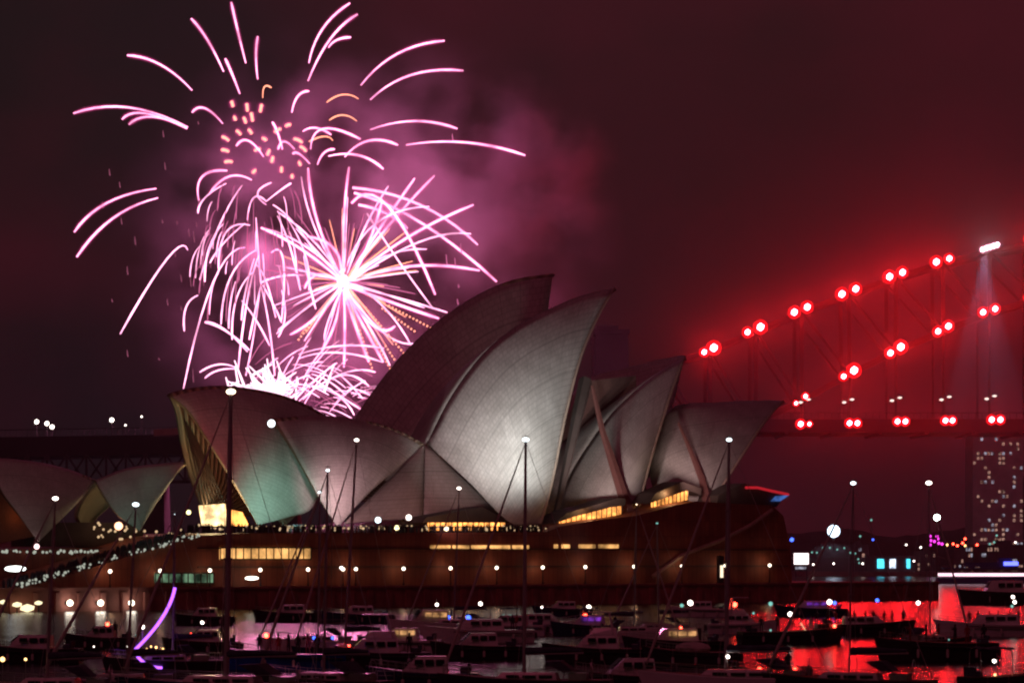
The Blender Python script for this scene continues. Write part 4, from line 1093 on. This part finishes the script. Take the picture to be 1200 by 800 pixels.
# --- motor boats: row below the sea wall
c = crew
b_ = motor(503, 741, 10, 'white cruiser with a raised cabin left of the mast before the foyer', 'white_paint', 200, win='cabin_warm', cabin_h=1.6, lights=[(512, 708, W, .33), (525, 723, 'lamp_blue', .45)])
c(b_, [(-3, 0, 'sit', 'cloth_dark', 200, 'sitting at the stern of')], 'the white cruiser left of the foyer mast')
b_ = motor(562, 752, 12, 'long low cruiser with two blue cabin lamps below the foyer windows', 'white_paint', 185, lights=[(549, 723, 'lamp_blue', .45), (563, 707, W, .36), (564, 753, W, .22)])
c(b_, [(-3.6, .8, 'stand', 'cloth_dark', 90, 'standing aft on'), (-4.2, -.6, 'sit', 'cloth_red', 120, 'in red sitting aft on')], 'the long low cruiser with blue lamps')
motor(598, 744, 9, 'cruiser with a glowing teal curved windscreen', 'white_paint', 165, arch=True, lights=[(598, 722, 'lamp_teal', .4), (590, 721, 'lamp_teal', .25)])
motor(636, 742, 9.5, 'pink lit white launch with its bow pointing right', 'white_paint', 4, lights=[(620, 728, 'lamp_red', .2), (635, 711, W, .22)])
motor(690, 744, 8.5, 'small launch with a purple glow and a red lamp', 'navy_paint', 170, win='cabin_purple', arch=True, lights=[(686, 721, 'lamp_red', .4), (689, 737, 'lamp_teal', .4), (690, 711, W, .45)])
b_ = motor(742, 750, 8.5, 'open white motor boat with pale hull and bow to the right', 'white_paint', 3, cabin=False, arch=True, lights=[(745, 746, W, .24)])
c(b_, [(-2, .3, 'stand', 'cloth_dark', 60, 'standing at the helm of')], 'the open white motor boat')
b_ = motor(868, 742, 8.5, 'pink lit flybridge cruiser below the right end of the podium', 'white_paint', 5, fly=True, lights=[(861, 708, 'lamp_red', .5), (862, 731, 'lamp_red', .4), (883, 718, 'lamp_teal', .25), (903, 707, 'lamp_teal', .45)])
c(b_, [(-1.2, .4, 'stand', 'cloth_pale', 70, 'in pale clothing on')], 'the flybridge cruiser')
b_ = motor(925, 754, 11, 'dark low boat with a curved string of amber lights', 'black_paint', 8, cabin=False, lights=[(926, 719, W, .4), (978, 733, 'lamp_red', .3), (903, 738, 'lamp_teal', .2)])
root, loc, rz, z0 = b_
Mi = Matrix.Rotation(-rz, 3, 'Z'); b = MB()
b.tube([Mi @ (at(x, y, loc[1]) - Vector(loc)) for x, y in ((938, 729), (942, 735), (945, 740), (951, 741), (957, 739))], .08, 5); b.build('light_string', M['dim_warm'], root)
c(b_, [(x, y, p_, cl, f_, lb) for x, y, p_, cl, f_, lb in ((-3, .4, 'stand', 'cloth_dark', 100, 'standing aft on'), (-1.4, -.5, 'photo', 'cloth_dark', 100, 'holding up a camera amidships on'), (.4, .5, 'sit', 'cloth_red', 60, 'in red sitting amidships on'), (2.4, 0, 'stand', 'cloth_pale', 90, 'in pale clothing near the bow of'))], 'the dark boat with amber lights')
b_ = motor(1012, 744, 11.5, 'dark party boat crowded with people against the red water', 'black_paint', 2, cabin=True, cabin_h=1.0, lights=[(972, 705, W, .5), (1076, 706, W, .4), (1016, 727, 'lamp_teal', .15)])
c(b_, [(-5.6 + 1.15 * k, (-1) ** k * .7, ('stand', 'photo', 'point', 'stand')[k % 4], ('cloth_dark', 'cloth_dark', 'cloth_red')[k % 3], 80 + 25 * (k % 3), f'{ORD[k]} from the stern among those standing on') for k in range(10)], 'the dark party boat')
b_ = motor(1100, 774, 10.5, 'broad black barge lying across the red lit water', 'black_paint', 181, cabin=False, H=1.55, name='work_barge', cat='barge', lights=[(1112, 749, 'lamp_teal', .12)])
c(b_, [(-4 + 1.3 * k, (-1) ** k * .6, ('sit', 'stand', 'photo')[k % 3], ('cloth_dark', 'cloth_red')[k % 2], 90 + 20 * k, f'{ORD[k]} from the right on') for k in range(7)], 'the broad black barge')
b_ = motor(1165, 745, 13, 'long launch with pale rails at the right edge', 'white_paint', 176, cabin=True, lights=[(1187, 699, W, .33), (1189, 705, W, .35), (1186, 710, 'lamp_teal', .3)])
c(b_, [(3 - 1.2 * k, (-1) ** k * .8, ('stand', 'photo', 'stand')[k % 3], 'cloth_dark', 100 + 20 * k, f'{ORD[k]} from the bow on') for k in range(6)], 'the long launch at the right edge')
motor(1176, 708, 17, 'dark launch moored at the far right with its bow to the left', 'black_paint', 184, H=2.4, cabin_h=2.4)
b_ = motor(1178, 812, 6.5, 'small boat with a round canopy in the bottom right corner', 'black_paint', 20, cabin=False, bimini=True, lights=[(1165, 774, W, .2), (1166, 790, 'lamp_amber', .14)])
b_ = motor(903, 810, 6.6, 'open boat with a steel canopy frame near the bottom edge', 'black_paint', 150, cabin=False, arch=True, lights=[(896, 795, W, .17), (907, 779, 'lamp_amber', .17), (901, 759, 'lamp_amber', .2), (906, 757, 'lamp_amber', .15), (890, 783, 'lamp_red', .22), (932, 783, 'lamp_red', .22)])
c(b_, [(-1.5, .3, 'stand', 'cloth_dark', 100, 'standing under the frame of')], 'the open boat near the bottom edge')
b_ = motor(338, 784, 9.6, 'boat with a bright blue hull full of people', 'blue_paint', 182, cabin=False, lights=[(312, 744, 'lamp_red', .34), (390, 747, 'lamp_blue', .22), (368, 747, 'lamp_blue', .22)])
c(b_, [(2.4 - .8 * k, (-1) ** k * .5, ('stand', 'point', 'stand', 'photo')[k % 4], ('cloth_dark', 'cloth_dark', 'cloth_red')[k % 3], 70 + 25 * (k % 4), f'{ORD[k]} from the bow on') for k in range(7)], 'the boat with a bright blue hull')
b_ = motor(238, 766, 7.2, 'small motor boat with a red side lamp left of the blue hull', 'black_paint', 188, lights=[(224, 743, 'lamp_red', .25), (237, 729, W, .27), (236, 754, 'lamp_teal', .22)])
c(b_, [(-1.8, .2, 'stand', 'cloth_dark', 100, 'standing at the stern of')], 'the small motor boat with a red side lamp')
b_ = motor(118, 760, 7, 'small dark boat with a red lamp below the round sea wall lamps', 'black_paint', 175, lights=[(126, 731, 'lamp_red', .3), (126, 744, 'lamp_red', .18)])
c(b_, [(-1.6, .2, 'sit', 'cloth_dark', 100, 'sitting at the stern of')], 'the small dark boat with a red lamp')
motor(36, 776, 9, 'large dark cruiser in the bottom left corner', 'black_paint', 178, lights=[(110, 757, W, .1)])
b_ = motor(438, 782, 9.5, 'dark cruiser with two small teal lamps left of the side shells', 'black_paint', 187, fly=True, lights=[(430, 768, 'lamp_teal', .18), (453, 768, 'lamp_teal', .15), (409, 756, 'lamp_red', .15), (400, 665, W, .22), (452, 786, W, .13)])
c(b_, [(-3, .3, 'stand', 'cloth_dark', 80, 'standing aft on')], 'the dark cruiser with two teal lamps')
motor(470, 764, 8, 'pink lit cruiser behind the dark teal lamped cruiser', 'white_paint', 172, win='cabin_warm', lights=[(476, 740, W, .2), (452, 768, 'lamp_teal', .15)])
b_ = motor(498, 808, 7.5, 'violet lit boat with a bright white bow lamp at the bottom edge', 'navy_paint', 178, lights=[(470, 798, W, .27), (456, 795, W, .14), (451, 786, W, .15)])
motor(560, 772, 8, 'dark cruiser right of the violet lit boat', 'black_paint', 188)
motor(700, 776, 9, 'dark cruiser alone below the open white motor boat', 'black_paint', 176, fly=True)
motor(792, 766, 9.5, 'dark cruiser below the cream light pillar', 'black_paint', 186, win='cabin_warm', lights=[(809, 706, W, .42), (799, 709, 'lamp_teal', .3), (798, 735, 'lamp_red', .2)])
motor(738, 812, 7.5, 'dark cruiser at the bottom edge right of centre', 'black_paint', 192, lights=[(868, 794, W, .17)][:0])
b_ = motor(812, 780, 8, 'small sloop tender with a rumpled cream cover', 'black_paint', 170, cabin=False)
root = b_[0]; b = MB(); b.ball((0, 0, b_[3] + .35), 1, 2, sc=(1.6, .9, .55)); b.build('cover', M['sail'], root)
motor(340, 728, 10, 'dark cruiser lying close under the sea wall behind the blue hull', 'black_paint', 183)
motor(240, 732, 8, 'low dark boat close under the sea wall left of the tallest mast', 'black_paint', 176)
motor(660, 722, 9, 'low cruiser close under the sea wall below the biggest shell', 'navy_paint', 182)
motor(820, 722, 9, 'low cruiser close under the sea wall right of the slim mast', 'white_paint', 178)
motor(420, 730, 10, 'cruiser close under the sea wall below the mauve shell', 'navy_paint', 184)
motor(952, 722, 11, 'low boat with purple lamps left of the lit ferry', 'navy_paint', 180, win='cabin_purple', lights=[(978, 706, 'lamp_blue', .5), (962, 712, 'lamp_blue', .4), (1028, 703, 'lamp_blue', .5)])

FWL = 0.16
# ---------------------------------------------------------------- fireworks
M['trail'] = glow('pink_spark_trail', (1, .38, .64), 2.9, patchy=.55, scale=.09)
def trail_glow(name, col, st):  # additive emissive tubes, painting the soft glow round each trail
    m = new_mat(name); out = N(m, 'ShaderNodeOutputMaterial'); e = N(m, 'ShaderNodeEmission'); t = N(m, 'ShaderNodeBsdfTransparent'); a = N(m, 'ShaderNodeAddShader')
    e.inputs[0].default_value = (*col, 1); e.inputs[1].default_value = st
    LK(m, e.outputs[0], a.inputs[0]); LK(m, t.outputs[0], a.inputs[1]); LK(m, a.outputs[0], out.inputs[0]); m.cycles.emission_sampling = 'NONE'; return m
M['trail_glow_in'] = trail_glow('trail_glow_inner', (1, .10, .42), .20)
M['trail_glow_out'] = trail_glow('trail_glow_outer', (1, .06, .34), .055)
M['trail_dim'] = glow('dim_pink_trail', (1, .22, .48), .75)
M['trail_gold'] = glow('gold_spark', (1, .32, .20), 2.6)
M['spark_dim'] = glow('fading_spark', (1, .25, .45), .28)
M['core'] = glow('burst_core', (1, .6, .78), 2.6)
fr = random.Random(11)
def quad(a, b, c, n=10, bez=False):
    """n+1 points of the arc that passes through a, b and c"""
    a, b, c = Vector(a), Vector(b), Vector(c)
    if not bez: b = b * 2 - (a + c) * .5
    return [a * (1 - t) ** 2 + b * 2 * t * (1 - t) + c * t * t for t in [i / n for i in range(n + 1)]]
def burst(name, cx, cy, Y, label, Rpx):
    o = empty(name, at(cx, cy, Y)); tag(o, label, 'firework', 'firework bursts over the harbour')
    return dict(o=o, c=Vector((cx, cy)), Y=Y, R=Rpx, count=0, rest=MB())
def trail(B, pts, w=1.9, mat='trail', sgn=None, name='trail', part=True, taper=.45):
    """a glowing arc; its points lie on the sphere of sparks round the burst centre"""
    sgn = sgn or fr.choice((-1, 1)); P = []; mp = B['Y'] / F; n = len(pts)
    for q in pts:
        r = min((q - B['c']).length, B['R'] * .98)
        d = math.sqrt(max(0, B['R'] ** 2 - r * r)) / B['R'] * r * .8 * sgn * mp
        P.append(at(q.x, q.y, B['Y'] + d))
    w *= .60; rr = [w * mp * (taper + (1 - taper) * (i / (n - 1)) ** .7) for i in range(n)]; rr[-1] *= .6
    if part and B['count'] < 92:
        b = MB(); b.tube(P, rr, 6); mats = [M[mat]]
        if mat in ('trail', 'trail_gold') and w > 1.2:
            b.tube(P, [r * 1.9 for r in rr], 8, 1); b.tube(P, [r * 3.2 for r in rr], 8, 2); mats += [M['trail_glow_in'], M['trail_glow_out']]
        b.build(name, mats, B['o'], B['o'].location, smooth=True, fix=False); B['count'] += 1
    else: B['rest'].tube(P, rr, 5)
def finish(B, mat='trail_dim'):
    if B['rest'].v:
        x = B['rest'].build('small_trail', M[mat], B['o'], B['o'].location, fix=False); x['kind'] = 'stuff'
FD = 1020
# A: upper burst
A = burst('firework_burst', 318, 160, FD, 'highest firework burst of long pink arcs and gold specks', 320)
for a, b, c in [((220, 149), (150, 126), (86, 133)), ((219, 150), (178, 137), (151, 146)), ((219, 151), (170, 133), (143, 140)), ((225, 106), (188, 76), (149, 65)), ((262, 84), (243, 47), (224, 22)),
                ((288, 74), (279, 38), (271, 3)), ((302, 93), (300, 66), (302, 43)), ((281, 110), (272, 87), (264, 69)), ((261, 145), (240, 127), (225, 132)),
                ((362, 74), (378, 34), (410, 4)), ((361, 95), (387, 46), (419, 17)), ((385, 56), (395, 47), (411, 44)), ((423, 100), (466, 63), (521, 48)), ((434, 117), (482, 88), (543, 83)),
                ((434, 152), (486, 142), (536, 151)), ((476, 170), (546, 167), (615, 182)), ((364, 175), (379, 151), (422, 163)), ((404, 184), (432, 165), (466, 170)),
                ((372, 193), (380, 179), (392, 175)), ((385, 183), (420, 182), (449, 198)), ((342, 132), (349, 113), (362, 107)),
                ((309, 184), (291, 165), (277, 171)), ((331, 175), (325, 155), (319, 143)), ((345, 175), (333, 166), (326, 175)), ((233, 235), (237, 207), (266, 200)), ((295, 211), (268, 207), (245, 228)),
                ((183, 221), (125, 238), (87, 272)), ((185, 232), (132, 256), (90, 301)), ((355, 154), (370, 150), (388, 158)), ((363, 192), (350, 180), (343, 181))]:
    trail(A, quad(a, b, c), 2.1)
for a, b, c in [((420, 116), (402, 111), (383, 120)), ((418, 142), (402, 135), (386, 141)), ((308, 115), (310, 102), (318, 103)), ((390, 165), (380, 160), (362, 166))]: trail(A, quad(a, b, c), 1.7, 'trail_gold')
for x, y in ((273, 125), (290, 130), (305, 131), (276, 141), (288, 144), (295, 157), (268, 165), (312, 165), (305, 175), (320, 184), (272, 190), (330, 196), (335, 148), (352, 172), (300, 200), (342, 205), (268, 178), (322, 155), (282, 158), (296, 142), (316, 176), (350, 190), (345, 163)):
    L_ = fr.uniform(4, 10); an = math.atan2(y - 165, x - 315) + .5
    trail(A, quad((x, y), (x + L_ * .5 * math.cos(an), y + L_ * .5 * math.sin(an) - 1), (x + L_ * math.cos(an), y + L_ * math.sin(an))), 2.9, 'trail_gold', name='gold_speck', taper=.9)
finish(A)
# B: weeping burst at the left
Bw = burst('firework_burst', 310, 245, FD - 20, 'weeping pink burst with drooping arcs above the leftmost shell', 230)
for a, b, c in [((300, 255), (303, 300), (306, 333)), ((284, 217), (258, 262), (234, 328)), ((293, 264), (265, 272), (256, 315)), ((220, 293), (196, 303), (141, 391)), ((232, 346), (218, 360), (216, 388)),
                ((287, 290), (250, 330), (215, 455)), ((300, 293), (270, 325), (259, 380)), ((298, 303), (288, 340), (283, 375)), ((303, 300), (290, 350), (279, 432)), ((306, 333), (300, 360), (292, 398)),
                ((308, 334), (322, 360), (330, 378)), ((318, 296), (332, 305), (330, 375)), ((310, 268), (352, 285), (400, 322)), ((325, 253), (340, 290), (352, 340)), ((290, 258), (297, 232), (312, 236)),
                ((265, 215), (240, 232), (232, 250)), ((312, 236), (330, 222), (341, 215)), ((287, 262), (262, 285), (246, 308)), ((306, 336), (315, 380), (322, 440)), ((283, 352), (300, 375), (316, 405)),
                ((240, 378), (265, 388), (292, 410)), ((320, 240), (345, 262), (372, 300)), ((312, 240), (302, 226), (318, 214)), ((304, 345), (296, 400), (288, 440)), ((330, 340), (334, 370), (326, 395)),
                ((276, 330), (270, 355), (268, 385)), ((300, 310), (312, 330), (323, 372)), ((262, 262), (245, 290), (240, 330)), ((297, 318), (277, 350), (272, 398)), ((356, 300), (362, 330), (370, 362)), ((338, 258), (358, 300), (362, 340))]:
    trail(Bw, quad(a, b, c), 1.9)
for k in range(60):
    x = fr.uniform(232, 345); y = fr.uniform(215, 330); l_ = fr.uniform(14, 60); sd = (x - 300) / 70
    trail(Bw, quad((x, y), (x + sd * l_ * .25, y + l_ * .4), (x + sd * l_ * .35, y + l_)), fr.uniform(.8, 1.4), fr.choice(('trail_dim', 'trail', 'trail_dim')))
finish(Bw)
# C: white hot star burst
Cw = burst('firework_burst', 403, 330, FD + 10, 'brilliant white starburst of straight rays above the tallest shell', 240)
for a, b, c in [((403, 330), (403, 260), (409, 196)), ((408, 325), (445, 268), (486, 209)), ((408, 326), (455, 265), (509, 206)), ((410, 328), (478, 278), (555, 240)), ((410, 330), (490, 284), (552, 274)),
                ((410, 332), (480, 312), (562, 317)), ((406, 322), (426, 270), (455, 218)), ((410, 334), (470, 350), (524, 366)), ((410, 336), (464, 356), (514, 373)), ((405, 340), (438, 382), (463, 380 + 2)),
                ((404, 340), (434, 385), (457, 428)), ((403, 340), (425, 380), (449, 424)), ((403, 340), (404, 385), (403, 430)), ((400, 340), (385, 375), (380, 398)), ((402, 340), (416, 380), (432, 424)),
                ((398, 334), (360, 360), (324, 391)), ((398, 328), (345, 322), (306, 331)), ((400, 325), (372, 260), (361, 197)), ((400, 325), (368, 265), (353, 207)), ((398, 322), (365, 280), (325, 248)),
                ((397, 326), (350, 290), (306, 267)), ((400, 336), (372, 370), (340, 392)), ((398, 330), (372, 322), (357, 338)), ((401, 340), (392, 380), (377, 410)), ((412, 333), (450, 360), (482, 405)),
                ((413, 220), (492, 240), (560, 287)), ((415, 226), (495, 262), (582, 330)), ((412, 238), (455, 242), (510, 345)), ((420, 240), (452, 250), (478, 268)), ((430, 250), (470, 310), (508, 362)),
                ((404, 318), (440, 262), (503, 242)), ((400, 318), (390, 290), (360, 277)), ((411, 330), (452, 300), (500, 292)), ((408, 330), (430, 290), (448, 235)), ((405, 338), (450, 390), (486, 402))]:
    trail(Cw, quad(a, b, c), 2.2 if fr.random() < .6 else 1.6, taper=1.0)
for k in range(80):
    an = fr.uniform(0, 2 * math.pi); l_ = fr.uniform(35, 100); e = Vector((403 + math.cos(an) * l_, 330 + math.sin(an) * l_)); 
    trail(Cw, quad((403 + math.cos(an) * 6, 330 + math.sin(an) * 6), (403 + math.cos(an) * l_ * .5, 330 + math.sin(an) * l_ * .5 - 1), e), fr.uniform(.7, 1.3), fr.choice(('trail', 'trail_dim', 'trail_dim')), taper=1.6)
b = MB(); b.ball(at(403, 328, FD + 10), 9 * FD / F, 2, sc=(1, 1, 1.5)); o_ = b.build('core', M['core'], Cw['o'], Cw['o'].location, smooth=True)
for a0, l0, l1 in ((35, 55, 105), (50, 40, 120), (62, 60, 130), (72, 60, 115), (28, 60, 120), (128, 40, 90), (57, 90, 140)):
    l_ = l0
    while l_ < l1:
        c_ = Vector((403 + math.cos(R(a0)) * l_, 330 + math.sin(R(a0)) * l_)); Cw['rest'].ball(at(c_.x, c_.y, FD), 1.3 * FD / F, 1); l_ += 4.6
x = Cw['rest'].build('dotted_trail', M['trail_gold'], Cw['o'], Cw['o'].location, fix=False); x['kind'] = 'stuff'; Cw['rest'] = MB()
# D: low burst just behind the shells
D = burst('firework_burst', 325, 470, FD - 30, 'low dense pink burst glowing just above the leftmost shell ridge', 150)
for a, b, c in [((275, 430), (255, 427), (234, 436)), ((275, 432), (255, 434), (240, 443)), ((240, 377), (262, 385), (290, 412)), ((350, 420), (395, 413), (448, 424)), ((350, 415), (400, 405), (450, 408)),
                ((350, 470), (400, 438), (440, 436)), ((360, 440), (385, 455), (420, 478)), ((345, 450), (390, 460), (415, 486)), ((355, 468), (398, 440), (432, 452)), ((385, 430), (405, 445), (425, 467)), ((348, 465), (375, 440), (395, 425))]:
    trail(D, quad(a, b, c), 1.7)
for k in range(80):
    x = fr.uniform(285, 425); y = fr.uniform(425, 492) ; an = fr.choice((-.5, .6, -.9, .45, .3)) + fr.uniform(-.25, .25); l_ = fr.uniform(15, 60)
    e = (x + math.cos(an) * l_, y + math.sin(an) * l_)
    trail(D, quad((x, y), ((x + e[0]) / 2, (y + e[1]) / 2 - l_ * .08), e), fr.uniform(.8, 1.5), fr.choice(('trail', 'trail_dim', 'trail')))
for k in range(85):
    an = fr.uniform(math.pi * .95, math.pi * 2.05); l_ = fr.uniform(5, 34); x = 318 + fr.gauss(0, 20); y = 462 + fr.gauss(0, 7)
    D['rest'].tube([at(x, y, FD - 30 + fr.uniform(-20, 20)), at(x + math.cos(an) * l_, y + math.sin(an) * l_ - 2, FD - 30)], [.42, .2], 5)
finish(D, 'core')
# falling dim sparks
b = burst('firework_burst', 200, 260, FD - 10, 'scatter of dim falling sparks drifting at the far left of the bursts', 260)
for x, y, l_ in [(191, 153, 8), (193, 190, 9), (128, 198, 8), (140, 213, 7), (120, 236, 8), (158, 277, 10), (142, 255, 8), (149, 312, 10), (190, 257, 5), (207, 258, 5), (227, 270, 14), (270, 290, 8), (223, 322, 14), (212, 322, 8), (196, 350, 8), (212, 358, 6), (149, 410, 8), (238, 323, 12),
                (186, 419, 3), (131, 350, 4), (232, 142, 4), (230, 260, 5), (226, 432, 16), (221, 268, 9), (536, 350, 7), (537, 333, 4), (523, 298, 12), (533, 302, 10), (530, 157, 8), (205, 295, 6), (246, 300, 14), (540, 285, 12)]:
    trail(b, quad((x, y), (x + .3, y + l_ / 2), (x + 1, y + l_)), 1.4, 'spark_dim' if x < 500 else 'trail_dim', name='spark')
finish(b)
# the light the bursts give off
for nm, x, y, e in (('A', 330, 160, .8), ('B', 300, 290, .7), ('C', 403, 328, 1.6), ('D', 335, 455, 1.6), ('A', 500, 150, .35)):
    par = {'A': A, 'B': Bw, 'C': Cw, 'D': D}[nm]['o']
    point('burst_light', at(x, y, FD), 900000 * e * FWL, (1, .22, .52), 6, par, par.location)
